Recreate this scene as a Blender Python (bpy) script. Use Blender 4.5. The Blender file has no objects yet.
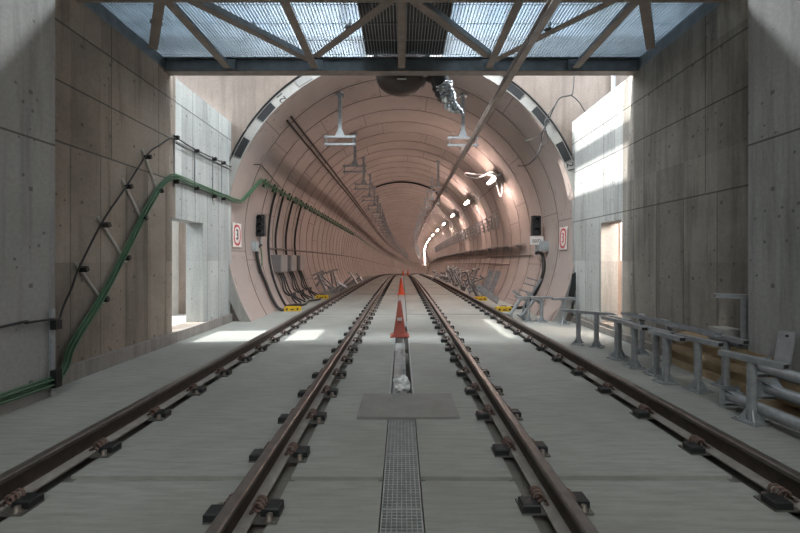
import bpy, math, random
from mathutils import Vector, Matrix, Euler, noise
random.seed(7)
scene = bpy.context.scene
COL = scene.collection
PI = math.pi
F, CX, CY, CAMZ = 400.0, 401.7, 258.6, 1.5

# ------------------------------------------------------------------ geometry of the place
RIN, ROUT, TZ, MOUTH = 4.17, 4.40, 2.14, 9.5
def drop(y): return 0.0 if y < 12 else -(y - 12) ** 2 / 2444.0 if y < 56 else -.792 - .036 * (y - 56)
def bend(y): return 0.0 if y < 40 else (y - 40) ** 2 / 1200.0 if y < 76 else 1.08 + .06 * (y - 76) + max(0.0, y - 170) ** 2 / 700.0
def P(x, y, z): return Vector((x + bend(y), y, z + drop(y)))
def lin_x(z, off=0.0):                      # half width of the lining at height z
    r = RIN - off
    return math.sqrt(max(0.0, r * r - (z - TZ) ** 2))
def at(px, py, y):                          # a point of the photo at distance y
    return Vector(((px - CX) * y / F, y, CAMZ + (CY - py) * y / F))
def onwall(px, py, x):                      # a point of the photo on a wall plane at x
    return at(px, py, F * x / (px - CX))

# ------------------------------------------------------------------ mesh builder
class MB:
    def __init__(s): s.v = []; s.f = []; s.mi = []; s.sm = []
    def add(s, vs, fs, mi=0, smooth=False, M=None):
        o = len(s.v)
        for p in vs:
            p = Vector(p); s.v.append(M @ p if M is not None else p)
        for f in fs:
            s.f.append([o + i for i in f]); s.mi.append(mi); s.sm.append(smooth)
    def box(s, c, d, mi=0, M=None, rot=None):
        x, y, z = d[0] / 2, d[1] / 2, d[2] / 2
        vs = [Vector((a * x, b * y, e * z)) for e in (-1, 1) for b in (-1, 1) for a in (-1, 1)]
        if rot is not None:
            R = Euler(rot).to_matrix(); vs = [R @ p for p in vs]
        vs = [p + Vector(c) for p in vs]
        s.add(vs, [(0, 2, 3, 1), (4, 5, 7, 6), (0, 1, 5, 4), (2, 6, 7, 3), (0, 4, 6, 2), (1, 3, 7, 5)], mi, False, M)
    def bbox(s, a, b, mi=0):
        s.box([(a[i] + b[i]) / 2 for i in range(3)], [abs(b[i] - a[i]) for i in range(3)], mi)
    def bar(s, a, b, w, h, up=(0, 0, 1), mi=0):  # rectangular bar between two points
        a, b, up = Vector(a), Vector(b), Vector(up)
        t = (b - a).normalized(); n = t.cross(up)
        if n.length < 1e-4: n = t.cross(Vector((1, 0, 0)))
        n.normalize(); u = n.cross(t)
        vs = [p + n * (i * w / 2) + u * (j * h / 2) for p in (a, b) for i, j in ((-1, -1), (1, -1), (1, 1), (-1, 1))]
        s.add(vs, [(3, 2, 1, 0), (4, 5, 6, 7), (0, 1, 5, 4), (1, 2, 6, 5), (2, 3, 7, 6), (3, 0, 4, 7)], mi)
    def tube(s, pts, r, n=8, mi=0, caps=True, smooth=True):
        pts = [Vector(p) for p in pts]; m = len(pts)
        rs = r if isinstance(r, (list, tuple)) else [r] * m
        o = []; t0 = (pts[1] - pts[0]).normalized()
        nrm = t0.orthogonal().normalized()
        for i in range(m):
            t = (pts[min(i + 1, m - 1)] - pts[max(i - 1, 0)]).normalized()
            nrm = (nrm - t * nrm.dot(t))
            if nrm.length < 1e-6: nrm = t.orthogonal()
            nrm.normalize(); bn = t.cross(nrm)
            for k in range(n):
                a = 2 * PI * k / n
                o.append(pts[i] + (nrm * math.cos(a) + bn * math.sin(a)) * rs[i])
        fs = [(i * n + k, i * n + (k + 1) % n, (i + 1) * n + (k + 1) % n, (i + 1) * n + k) for i in range(m - 1) for k in range(n)]
        s.add(o, fs, mi, smooth)
        if caps:
            s.add(o[:n], [tuple(range(n - 1, -1, -1))], mi); s.add(o[-n:], [tuple(range(n))], mi)
    def lathe(s, prof, n=16, c=(0, 0, 0), mi=0, smooth=True, M=None):
        o = []; c = Vector(c)
        for r, z in prof:
            for k in range(n):
                a = 2 * PI * k / n; o.append(c + Vector((r * math.cos(a), r * math.sin(a), z)))
        m = len(prof)
        fs = [(i * n + k, i * n + (k + 1) % n, (i + 1) * n + (k + 1) % n, (i + 1) * n + k) for i in range(m - 1) for k in range(n)]
        s.add(o, fs, mi, smooth, M)
        s.add(o[:n], [tuple(range(n - 1, -1, -1))], mi, False, M); s.add(o[-n:], [tuple(range(n))], mi, False, M)
    def build(s, name, mats, parent=None, shift=None, loc=None):
        me = bpy.data.meshes.new(name)
        sh = Vector(shift) if shift is not None else Vector((0, 0, 0))
        me.from_pydata([tuple(p - sh) for p in s.v], [], s.f)
        for m in (mats if isinstance(mats, (list, tuple)) else [mats]): me.materials.append(m)
        me.polygons.foreach_set('material_index', s.mi); me.polygons.foreach_set('use_smooth', s.sm)
        me.update()
        o = bpy.data.objects.new(name, me); COL.objects.link(o)
        if parent is not None: o.parent = parent
        if loc is not None: o.location = loc
        return o
    def base(s):
        xs = [p.x for p in s.v]; ys = [p.y for p in s.v]; zs = [p.z for p in s.v]
        return Vector(((min(xs) + max(xs)) / 2, (min(ys) + max(ys)) / 2, min(zs)))

def tag(o, label, cat, group=None, kind=None):
    o['label'] = label; o['category'] = cat
    if group: o['group'] = group
    if kind: o['kind'] = kind
    return o
def struct(o): o['kind'] = 'structure'; return o
def empty(name, loc, label, cat, group=None):
    o = bpy.data.objects.new(name, None); o.empty_display_size = .1; COL.objects.link(o); o.location = loc
    return tag(o, label, cat, group)
def solo(mb, name, mats, label, cat, group=None):    # a thing that is one mesh, built in place, origin at its base
    b = mb.base()
    return tag(mb.build(name, mats, shift=b, loc=b), label, cat, group)
def part(root, mb, name, mats, label=None):          # a part built in place
    o = mb.build(name, mats, root, shift=root.location)
    if label: o['label'] = label
    return o
def dup(root, loc, rot=(0, 0, 0), label=None, group=None):
    r = root.copy(); COL.objects.link(r); r.location = loc; r.rotation_euler = rot
    if label: r['label'] = label
    if group: r['group'] = group
    for ch in list(root.children):
        c = ch.copy(); COL.objects.link(c); c.parent = r
        for g in list(ch.children):
            d = g.copy(); COL.objects.link(d); d.parent = c
    return r
ORD = ['first', 'second', 'third', 'fourth', 'fifth', 'sixth', 'seventh', 'eighth', 'ninth', 'tenth', 'eleventh', 'twelfth', 'thirteenth',
       'fourteenth', 'fifteenth', 'sixteenth', 'seventeenth', 'eighteenth', 'nineteenth', 'twentieth']
def catmull(pts, n=8):
    pts = [Vector(p) for p in pts]; q = [pts[0]] + pts + [pts[-1]]; out = []
    for i in range(1, len(q) - 2):
        a, b, c, d = q[i - 1], q[i], q[i + 1], q[i + 2]
        for k in range(n):
            t = k / n
            out.append(.5 * ((2 * b) + (c - a) * t + (2 * a - 5 * b + 4 * c - d) * t * t + (3 * b - a - 3 * c + d) * t ** 3))
    out.append(pts[-1]); return out

# ------------------------------------------------------------------ materials
class N:
    def __init__(s, name):
        s.m = bpy.data.materials.new(name); s.m.use_nodes = True; s.t = s.m.node_tree
        s.b = s.t.nodes['Principled BSDF']; s.tc = s.t.nodes.new('ShaderNodeTexCoord'); s.L = s.t.links
    def put(s, sock, v):
        if isinstance(v, bpy.types.NodeSocket): s.L.new(v, sock)
        else: sock.default_value = v
    def math(s, op, a, b=0.0, c=0.0):
        n = s.t.nodes.new('ShaderNodeMath'); n.operation = op
        for i, v in enumerate((a, b, c)): s.put(n.inputs[i], v)
        return n.outputs[0]
    def noise(s, vec, scale, detail=4, rough=.6):
        n = s.t.nodes.new('ShaderNodeTexNoise'); s.put(n.inputs['Vector'], vec)
        n.inputs['Scale'].default_value = scale; n.inputs['Detail'].default_value = detail; n.inputs['Roughness'].default_value = rough
        return n.outputs['Fac']
    def white(s, v):
        n = s.t.nodes.new('ShaderNodeTexWhiteNoise'); n.noise_dimensions = '1D'; s.put(n.inputs['W'], v); return n.outputs['Value']
    def vor(s, vec, scale):
        n = s.t.nodes.new('ShaderNodeTexVoronoi'); s.put(n.inputs['Vector'], vec); n.inputs['Scale'].default_value = scale
        return n.outputs['Distance']
    def mapping(s, vec, sc):
        n = s.t.nodes.new('ShaderNodeMapping'); s.put(n.inputs['Vector'], vec); n.inputs['Scale'].default_value = sc; return n.outputs[0]
    def sep(s, vec):
        n = s.t.nodes.new('ShaderNodeSeparateXYZ'); s.put(n.inputs[0], vec); return n.outputs
    def ramp(s, v, a, b, lo=0.0, hi=1.0):
        n = s.t.nodes.new('ShaderNodeMapRange'); s.put(n.inputs[0], v)
        for i, x in enumerate((a, b, lo, hi)): n.inputs[i + 1].default_value = x
        return n.outputs[0]
    def mix(s, fac, a, b):
        n = s.t.nodes.new('ShaderNodeMix'); n.data_type = 'RGBA'; s.put(n.inputs[0], fac)
        for k, v in ((6, a), (7, b)):
            s.put(n.inputs[k], v if isinstance(v, bpy.types.NodeSocket) else (*v, 1))
        return n.outputs[2]
    def mul(s, col, f):
        n = s.t.nodes.new('ShaderNodeMix'); n.data_type = 'RGBA'; n.blend_type = 'MULTIPLY'; n.inputs[0].default_value = 1
        s.put(n.inputs[6], col if isinstance(col, bpy.types.NodeSocket) else (*col, 1)); s.put(n.inputs[7], f); return n.outputs[2]
    def line(s, c, off, sp, w):                # 1 on lines every sp metres
        return s.math('LESS_THAN', s.math('PINGPONG', s.math('SUBTRACT', c, off), sp / 2), w)
    def at(s, c, z, w): return s.math('LESS_THAN', s.math('ABSOLUTE', s.math('SUBTRACT', c, z)), w)
    def bump(s, h, strength=.3, dist=.02):
        n = s.t.nodes.new('ShaderNodeBump'); s.put(n.inputs['Height'], h); n.inputs['Strength'].default_value = strength
        n.inputs['Distance'].default_value = dist; s.L.new(n.outputs[0], s.b.inputs['Normal'])
    def fin(s, col, rough=.8, metal=0.0):
        s.put(s.b.inputs['Base Color'], col if isinstance(col, bpy.types.NodeSocket) else (*col, 1))
        s.put(s.b.inputs['Roughness'], rough); s.put(s.b.inputs['Metallic'], metal); return s.m

def simple(name, col, rough=.6, metal=0.0, var=.25, scale=9.0, col2=None, bump=0.0):
    n = N(name); v = n.tc.outputs['Object']
    f = n.noise(v, scale, 5)
    c = n.mix(n.ramp(f, .3, .7), col, col2 or tuple(x * (1 - var) for x in col))
    if bump: n.bump(f, bump, .01)
    return n.fin(c, rough, metal)
def emit(name, col, strength):
    n = N(name); n.b.inputs['Emission Color'].default_value = (*col, 1); n.b.inputs['Emission Strength'].default_value = strength
    return n.fin(col, .5)

def concrete(name, col, col2, zlines=(), boards=None, upper=None, stain=1.0, bolts=True):
    n = N(name); v = n.tc.outputs['Object']; X, Y, Z = n.sep(v)
    big = n.noise(v, .7, 5, .6); streak = n.noise(n.mapping(v, (3.0, 3.0, .25)), 1.5, 5, .65); fine = n.noise(v, 24, 4, .7)
    c = n.mix(n.ramp(big, .3, .7), col, col2)
    c = n.mix(n.math('MULTIPLY', n.ramp(streak, .47, .72), .75 * stain), c, tuple(x * .5 for x in col2))
    if boards:
        bid = n.math('FLOOR', n.math('DIVIDE', n.math('SUBTRACT', Y, boards[1]), boards[0]))
        zid = n.math('MULTIPLY', n.math('FLOOR', n.math('DIVIDE', Z, 1.45)), 17.0)
        tone = n.ramp(n.white(n.math('ADD', bid, zid)), 0, 1, .76, 1.10)
        cm = n.t.nodes.new('ShaderNodeCombineColor')
        for i in range(3): n.L.new(tone, cm.inputs[i])
        c = n.mul(c, cm.outputs[0])
    fr = n.ramp(fine, .2, .8, .82, 1.12)
    cm = n.t.nodes.new('ShaderNodeCombineColor')
    for i in range(3): n.L.new(fr, cm.inputs[i])
    c = n.mul(c, cm.outputs[0])
    d = None
    def orr(a, b): return b if a is None else n.math('MAXIMUM', a, b)
    for z in zlines: d = orr(d, n.at(Z, z, .011))
    if boards:
        lo = n.math('LESS_THAN', Z, boards[2])
        d = orr(d, n.math('MULTIPLY', n.line(Y, boards[1], boards[0], .007), n.math('MULTIPLY', lo, .8)))
        d = orr(d, n.math('MULTIPLY', n.line(Y, boards[1] + .2, boards[0] * 2.2, .007), n.math('SUBTRACT', 1.0, lo)))
    if bolts:
        hole = n.math('MULTIPLY', n.line(Y, .13, .5, .022), n.line(Z, .22, 1.0, .022))
        pit = n.math('MULTIPLY', n.math('LESS_THAN', n.vor(v, 7.0), .12), n.math('GREATER_THAN', n.noise(v, 1.3, 2), .47))
        d = orr(d, n.math('MULTIPLY', n.math('MAXIMUM', hole, pit), .75))
    h = n.math('ADD', n.math('MULTIPLY', big, .4), n.math('MULTIPLY', fine, .35))
    if d is not None:
        c = n.mix(n.math('MULTIPLY', d, .72), c, (.045, .04, .035)); h = n.math('SUBTRACT', h, n.math('MULTIPLY', d, .6))
    n.bump(h, .35, .015)
    return n.fin(c, .85)

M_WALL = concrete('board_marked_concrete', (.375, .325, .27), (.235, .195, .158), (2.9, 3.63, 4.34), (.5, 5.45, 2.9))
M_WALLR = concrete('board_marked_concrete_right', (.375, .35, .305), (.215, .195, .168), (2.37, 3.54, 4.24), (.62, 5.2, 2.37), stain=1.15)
M_WALL_LIT = concrete('lit_board_concrete', (.47, .49, .47), (.38, .395, .38), (2.9, 3.63, 4.34), (.5, 5.45, 2.9), stain=.7)  # left wall past the deck: shaft light painted in as a paler colour
M_WALLR_LIT = concrete('lit_board_concrete_right', (.47, .485, .465), (.36, .37, .355), (2.37, 3.54, 4.24), (.62, 5.2, 2.37), stain=.9)  # same wall beyond the shadow line, its lit brightness put into the colour
M_PIER = concrete('smooth_pier_concrete', (.37, .37, .36), (.29, .29, .28), (2.75,), None)
M_PORTAL = concrete('rough_portal_concrete', (.33, .27, .23), (.20, .16, .135), (), None, stain=.6, bolts=False)
M_PLINTH = concrete('plinth_concrete', (.30, .28, .26), (.22, .20, .18), (), None, bolts=False)
M_RINGFACE = concrete('ring_end_concrete', (.42, .41, .38), (.32, .31, .29), (), None, stain=.5, bolts=False)

def sheet_material():
    n = N('dirty_translucent_sheet'); v = n.tc.outputs['Object']
    f = n.noise(n.mapping(v, (7, .6, 1)), 2.0, 5, .65); g = n.noise(v, 1.1, 3)
    tr = n.t.nodes.new('ShaderNodeBsdfTransparent'); tl = n.t.nodes.new('ShaderNodeBsdfTranslucent'); df = n.t.nodes.new('ShaderNodeBsdfDiffuse')
    mx = n.t.nodes.new('ShaderNodeMixShader'); m2 = n.t.nodes.new('ShaderNodeMixShader')
    tr.inputs[0].default_value = (.22, .27, .32, 1); n.L.new(n.mix(n.ramp(f, .3, .75), (.36, .41, .45), (.13, .155, .175)), tl.inputs[0]); df.inputs[0].default_value = (.35, .36, .36, 1)
    m2.inputs[0].default_value = .25; n.L.new(tl.outputs[0], m2.inputs[1]); n.L.new(df.outputs[0], m2.inputs[2])
    n.L.new(n.ramp(n.math('ADD', f, g), .75, 1.25, .25, .95), mx.inputs[0]); n.L.new(tr.outputs[0], mx.inputs[1]); n.L.new(m2.outputs[0], mx.inputs[2])
    n.L.new(mx.outputs[0], n.t.nodes['Material Output'].inputs[0]); return n.m
def floor_material():
    n = N('track_slab_concrete'); v = n.tc.outputs['Object']; X, Y, Z = n.sep(v)
    big = n.noise(v, .55, 5, .6); fine = n.noise(v, 30, 4, .7)
    rot = n.t.nodes.new('ShaderNodeMapping'); n.L.new(v, rot.inputs[0]); rot.inputs['Rotation'].default_value = (0, 0, .5); rot.inputs['Scale'].default_value = (1, 9, 1)
    brush = n.noise(rot.outputs[0], 3.0, 4, .6)
    c = n.mix(n.ramp(big, .32, .68), (.36, .374, .345), (.262, .266, .242))
    c = n.mix(n.math('MULTIPLY', n.ramp(brush, .42, .72), .5), c, (.19, .192, .178))
    c = n.mix(n.math('MULTIPLY', n.ramp(fine, .55, .8), .3), c, (.165, .16, .15))
    dirt = n.math('MULTIPLY', n.math('GREATER_THAN', Z, -.02), 0.0)
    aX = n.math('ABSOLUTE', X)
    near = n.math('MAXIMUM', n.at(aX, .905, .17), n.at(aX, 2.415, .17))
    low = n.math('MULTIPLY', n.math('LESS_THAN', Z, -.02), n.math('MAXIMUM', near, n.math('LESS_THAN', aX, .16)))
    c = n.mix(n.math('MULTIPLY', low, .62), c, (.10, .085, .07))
    n.bump(n.math('ADD', n.math('MULTIPLY', brush, .4), n.math('MULTIPLY', fine, .3)), .25, .01)
    return n.fin(c, .8)
M_FLOOR = floor_material()

def lining_material():
    n = N('precast_lining_concrete'); uv = n.tc.outputs['UV']; U, V, _ = n.sep(uv)
    ob = n.tc.outputs['Object']
    big = n.noise(ob, .5, 5, .6); fine = n.noise(ob, 14, 4, .65)
    ring = n.math('FLOOR', n.math('DIVIDE', V, 1.14))
    tone = n.ramp(n.white(ring), 0, 1, .93, 1.04)
    c = n.mix(n.ramp(big, .3, .7), (.41, .34, .308), (.325, .267, .242))
    c = n.mix(n.math('MULTIPLY', n.ramp(fine, .5, .8), .3), c, (.26, .215, .195))
    cm = n.t.nodes.new('ShaderNodeCombineColor')
    for i in range(3): n.L.new(tone, cm.inputs[i])
    c = n.mul(c, cm.outputs[0])
    par = n.math('MULTIPLY', n.white(n.math('ADD', ring, 3.3)), 3.0)
    Us = n.math('ADD', U, par)
    dv = n.math('PINGPONG', V, .57)
    joint = n.math('LESS_THAN', dv, .015)
    seg = n.line(Us, 0.0, 3.3, .015)
    slot = n.math('MULTIPLY', n.math('MULTIPLY', n.math('GREATER_THAN', dv, .115), n.math('LESS_THAN', dv, .15)), n.line(Us, .2, .55, .085))
    slot2 = n.math('MULTIPLY', n.math('LESS_THAN', n.math('ABSOLUTE', n.math('SUBTRACT', n.math('PINGPONG', n.math('SUBTRACT', Us, .0), 1.65), .16)), .035), n.line(V, .3, .57, .02))
    d = n.math('MAXIMUM', n.math('MAXIMUM', joint, seg), n.math('MAXIMUM', n.math('MULTIPLY', slot, n.math('GREATER_THAN', n.white(n.math('FLOOR', n.math('MULTIPLY', Us, 1.818))), .35)), slot2))
    c = n.mix(n.math('MULTIPLY', d, .5), c, (.06, .05, .045))
    n.bump(n.math('SUBTRACT', n.math('MULTIPLY', fine, .3), d), .3, .015)
    return n.fin(c, .72)
M_LINING = lining_material()

M_RUST = simple('rusty_rail_web', (.075, .055, .044), .75, .1, .5, 14, (.04, .031, .026), .2)
M_HEAD = simple('worn_rail_head', (.19, .165, .15), .42, .6, .4, 12, (.11, .095, .085))
M_DUST = simple('dusty_rail_foot', (.36, .34, .315), .85, 0, .35, 10, (.24, .22, .20))
M_BLACK = simple('black_rubber', (.018, .019, .021), .55, 0, .4, 12)
M_PLATE = simple('rail_base_plate', (.19, .185, .17), .6, .4, .4, 20)
M_CLIP = simple('rusty_spring_clip', (.21, .135, .11), .65, .2, .4, 30, (.12, .08, .07))
M_BOLT = simple('dull_bolt', (.23, .20, .17), .5, .6, .3, 20)
M_GALV = simple('galvanised_steel', (.40, .42, .435), .45, .35, .35, 10, (.26, .275, .29))
M_GALVL = simple('bright_galvanised_steel', (.36, .39, .41), .45, .4, .3, 10)
M_BEAM = simple('painted_beam_steel', (.25, .28, .30), .5, .3, .35, 6, (.16, .18, .19))
M_BEAMB = simple('dusty_brown_beam', (.34, .275, .235), .65, .1, .35, 6, (.23, .185, .16))
M_GRATE = simple('galvanised_grating', (.50, .55, .58), .38, .6, .25, 4)
M_DRAIN = simple('galvanised_drain_grating', (.46, .49, .49), .5, .4, .3, 8)
M_BRIGHT = simple('bright_steel_rod', (.72, .71, .68), .35, .2, .25, 12)
M_PIPE = simple('grey_brown_pipe', (.19, .155, .135), .7, 0, .4, 10, (.11, .09, .08))
M_CABLE = simple('black_cable', (.014, .014, .015), .45, 0, .2, 5)
M_GREEN = simple('green_cable', (.07, .165, .085), .5, 0, .3, 7, (.05, .12, .065))
M_ORANGE = simple('orange_cone_plastic', (.31, .068, .042), .6, 0, .3, 12, (.21, .05, .036))
M_ORANGE2 = simple('bright_orange_cone_plastic', (.80, .10, .035), .45, 0, .2, 12)
M_WHITE = simple('white_reflective_band', (.62, .60, .56), .5, 0, .3, 20)
M_SIGN = simple('white_enamel', (.70, .66, .63), .4, 0, .1, 8)
M_RED = simple('red_enamel', (.50, .03, .04), .4, 0, .15, 8)
M_INK = simple('dark_lettering', (.03, .028, .028), .6, 0, .1, 8)
M_YEL = simple('yellow_plastic', (.72, .46, .02), .45, 0, .25, 12)
M_BAG = simple('white_plastic_film', (.85, .87, .87), .4, 0, .08, 25)
M_BOXG = simple('grey_cabinet_paint', (.30, .275, .26), .5, 0, .2, 8)
M_BOXD = simple('dark_cabinet_front', (.17, .155, .15), .5, 0, .2, 8)
M_WOOD = simple('rough_timber', (.44, .33, .20), .8, 0, .5, 6, (.24, .165, .095), .2)
M_PLY = simple('dusty_steel_plate', (.27, .265, .25), .75, 0, .25, 5, (.21, .205, .195))
M_DRUM = simple('dark_brown_drum', (.055, .038, .032), .35, .3, .4, 5)
M_FOIL = simple('crumpled_foil', (.62, .64, .66), .22, 1.0, .3, 14)
M_CAST = simple('aluminium_rail', (.50, .45, .42), .4, .4, .3, 4, (.32, .275, .25))
M_LENS = simple('dark_signal_lens', (.05, .055, .06), .1, 0, .2, 8)
M_GBOX = simple('grey_plastic_box', (.36, .39, .40), .5, 0, .2, 8)
M_BLOCK = simple('concrete_block', (.40, .39, .36), .85, 0, .25, 12)
M_LAMP = emit('lit_tunnel_tube', (1.0, .77, .68), 350.0)
M_LAMPW = emit('lit_room_tube', (1.0, .86, .77), 480.0)

# ------------------------------------------------------------------ the setting
def strip_y(mb, xa, xb, z, y0, y1, step=2.0, down=0.0, mi=0, x0side=True):
    """a slab top between xa and xb, with side faces going down"""
    n = max(1, int(math.ceil((y1 - y0) / step))); vs = []
    for i in range(n + 1):
        y = y0 + (y1 - y0) * i / n
        vs += [P(xa, y, z), P(xb, y, z), P(xb, y, z - down), P(xa, y, z - down)]
    fs = []
    for i in range(n):
        o = i * 4; fs.append((o, o + 1, o + 5, o + 4))
        if down: fs += [(o + 1, o + 2, o + 6, o + 5), (o + 3, o, o + 4, o + 7)]
    if down: fs += [(3, 2, 1, 0), (n * 4, n * 4 + 1, n * 4 + 2, n * 4 + 3)]
    mb.add(vs, fs, mi)

fl = MB()
joints = [-14.0, -5.3, 2.72, 10.8, 16.95, 24.0, 31.0, 38.0, 46.0, 54.0, 62.0, 70.0, 78.0, 86.0, 94.0, 102.0, 110.0, 125.0, 140.0, 225.0, 261.0]
# bed under everything, with the drain channel cut into it
strip_y(fl, -3.62, -.15, -.055, -14, 261); strip_y(fl, .15, 3.62, -.055, -14, 261)
strip_y(fl, -4.6, -3.62, -.055, -14, 9.6); strip_y(fl, 3.62, 4.6, -.055, -14, 9.6)
strip_y(fl, -.15, .15, -.30, -14, 261)
for sx in (-1, 1):
    vs = []; n = 60
    for i in range(n + 1):
        y = -14 + 275 * i / n; vs += [P(sx * .15, y, -.055), P(sx * .15, y, -.30)]
    fl.add(vs, [(2 * i, 2 * i + 1, 2 * i + 3, 2 * i + 2) for i in range(n)])
g = .04
for y in joints[1:-1]:
    for a_, b_ in ((-2.28, -1.05), (1.05, 2.28), (-.76, -.13), (.13, .76)): strip_y(fl, a_, b_, -.024, y - g - .001, y + g + .001, 2, .03)
for a, b in zip(joints[:-1], joints[1:]):
    for s in (-1, 1):
        strip_y(fl, min(s * 1.05, s * 2.28), max(s * 1.05, s * 2.28), 0, a + g, b - g, 2, .055)
        strip_y(fl, min(s * .13, s * .76), max(s * .13, s * .76), 0, a + g * .7, b - g * .7, 2, .055)
strip_y(fl, -4.15, -2.54, 0, -14, 9.55, 2, .055); strip_y(fl, 2.54, 4.15, 0, -14, 9.55, 2, .055)
strip_y(fl, -3.62, -2.54, 0, 9.55, 261, 2, .055); strip_y(fl, 2.54, 3.62, 0, 9.55, 261, 2, .055)
struct(fl.build('floor', M_FLOOR))

m = MB(); m.bbox((-4.10, 4.42, 0), (-4.45, 7.14, 4.78)); m.bbox((-4.10, 7.14, 0), (-4.45, 9.62, .19)); m.bbox((-4.10, 7.14, 2.23), (-4.45, 7.25, 4.78))
struct(m.build('wall_left', M_WALL))
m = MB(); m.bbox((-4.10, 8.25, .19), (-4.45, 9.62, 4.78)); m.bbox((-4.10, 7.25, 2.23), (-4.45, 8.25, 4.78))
struct(m.build('wall_left_portal', M_WALL_LIT))
m = MB(); m.bbox((4.10, 4.42, 0), (4.45, 7.42, 4.78)); m.bbox((4.10, 7.42, 0), (4.45, 9.62, .19))
struct(m.build('wall_right', M_WALLR))
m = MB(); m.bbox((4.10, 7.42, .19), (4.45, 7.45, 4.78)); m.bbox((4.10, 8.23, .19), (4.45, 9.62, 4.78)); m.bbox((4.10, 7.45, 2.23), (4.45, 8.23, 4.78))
struct(m.build('wall_right_portal', M_WALLR_LIT))
for s, nm in ((-1, 'wall_left_pier'), (1, 'wall_right_pier')):
    m = MB(); m.bbox((s * 3.83, -14, 0), (s * 4.6, 4.42, 8)); struct(m.build(nm, M_PIER))
for s, nm in ((-1, 'wall_left_upper'), (1, 'wall_right_upper')):
    m = MB(); m.bbox((s * 4.7, 4.42, 4.78), (s * 5.0, 6.72, 8)); m.bbox((s * 4.45, 4.42, 4.5), (s * 5.0, 6.72, 4.78)); struct(m.build(nm, M_PIER))
for s, nm in ((-1, 'baseboard_left'), (1, 'baseboard_right')):
    m = MB()
    if s < 0: m.bbox((-4.1, 4.42, 0), (-4.02, 9.5, .19))
    else: m.bbox((4.1, 4.42, 0), (4.03, 9.5, .12))
    struct(m.build(nm, M_PLINTH))
m = MB(); m.bbox((-4.6, -14.3, 0), (4.6, -14, 8)); struct(m.build('wall_back', M_PIER))
m = MB(); m.bbox((-5.0, -14.3, 8), (5.0, 6.72, 8.3)); m.bbox((-8.0, 6.72, 8), (-2.7, 9.95, 8.3)); struct(m.build('ceiling', M_PIER))  # second box: unseen slab added to keep sun off the lower right wall

# portal wall with a round hole
pw = MB(); n = 96; ring = []; rect = []
for k in range(n):
    a = 2 * PI * k / n; c, s_ = math.cos(a), math.sin(a)
    ring.append((ROUT * c, TZ + ROUT * s_))
    t = min(8.5 / abs(c) if abs(c) > 1e-6 else 1e9, ((6.85 - TZ) if s_ > 0 else (TZ + 2.7)) / abs(s_) if abs(s_) > 1e-6 else 1e9)
    rect.append((t * c, TZ + t * s_))
corn = [(8.5, 6.85), (-8.5, 6.85), (-8.5, -2.7), (8.5, -2.7)]
for cx_, cz_ in corn:                                   # snap the nearest ray end to each corner
    k = min(range(n), key=lambda i: (rect[i][0] - cx_) ** 2 + (rect[i][1] - cz_) ** 2); rect[k] = (cx_, cz_)
vs = [(x, 9.62, z) for x, z in ring] + [(x, 9.62, z) for x, z in rect] + [(x, 9.95, z) for x, z in ring] + [(x, 9.95, z) for x, z in rect]
fs = []
for k in range(n):
    j = (k + 1) % n
    fs += [(k, j, n + j, n + k), (2 * n + j, 2 * n + k, 3 * n + k, 3 * n + j), (n + k, n + j, 3 * n + j, 3 * n + k)]
pw.add(vs, fs); struct(pw.build('wall_portal', M_PORTAL))

# the tunnel lining
def lining():
    na = 96; rows = []; nr = 79; W = 1.14; lip = .012
    for i in range(nr):                                 # each ring flares a little and steps back to the next
        y0 = MOUTH + W * i
        rows.append([(y0, RIN + (lip if i else 0)), (y0, RIN)] if i else [(y0, RIN)])
        rows.append([(y0, RIN), (y0 + W / 2, RIN + lip / 2), (y0 + W, RIN + lip)])
    ye = MOUTH + W * nr
    rows.append([(ye, RIN + lip)] + [(ye + 2 * i, RIN + lip) for i in range(1, 81)])
    vs = []; uvs = []; fs = []; mi = []; w = na + 1
    for row in rows:
        if len(row) < 2: continue
        b = len(vs)
        for y, rr in row:
            for k in range(na + 1):
                a = -PI / 2 + 2 * PI * k / na
                vs.append(P(rr * math.cos(a), y, TZ + rr * math.sin(a))); uvs.append((RIN * 2 * PI * k / na, y - MOUTH))
        for i in range(len(row) - 1):
            for k in range(na):
                fs.append((b + i * w + k, b + (i + 1) * w + k, b + (i + 1) * w + k + 1, b + i * w + k + 1)); mi.append(0)
    last = len(vs) - w; ylast = rows[-1][-1][0]
    o = len(vs)
    for k in range(na + 1):                             # end face of the first ring and its outer edge
        a = -PI / 2 + 2 * PI * k / na
        for r, y in ((RIN, MOUTH), (ROUT, MOUTH), (ROUT, 9.70)):
            vs.append(Vector((r * math.cos(a), y, TZ + r * math.sin(a)))); uvs.append((0, 0))
    for k in range(na):
        b = o + 3 * k
        fs += [(b, b + 3, b + 4, b + 1), (b + 1, b + 4, b + 5, b + 2)]; mi += [1, 1]
    e = len(vs); c = P(0, ylast, TZ); vs.append(c); uvs.append((0, 0))
    for k in range(na): fs.append((last + k, e, last + k + 1)); mi.append(0)
    me = bpy.data.meshes.new('wall_tunnel'); me.from_pydata([tuple(p) for p in vs], [], fs)
    me.materials.append(M_LINING); me.materials.append(M_RINGFACE)
    me.polygons.foreach_set('material_index', mi); me.polygons.foreach_set('use_smooth', [m_ == 0 for m_ in mi])
    ul = me.uv_layers.new(name='UVMap')
    for l in me.loops: ul.data[l.index].uv = uvs[l.vertex_index]
    ob = bpy.data.objects.new('wall_tunnel', me); COL.objects.link(ob); return struct(ob)
LIN = lining()

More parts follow.
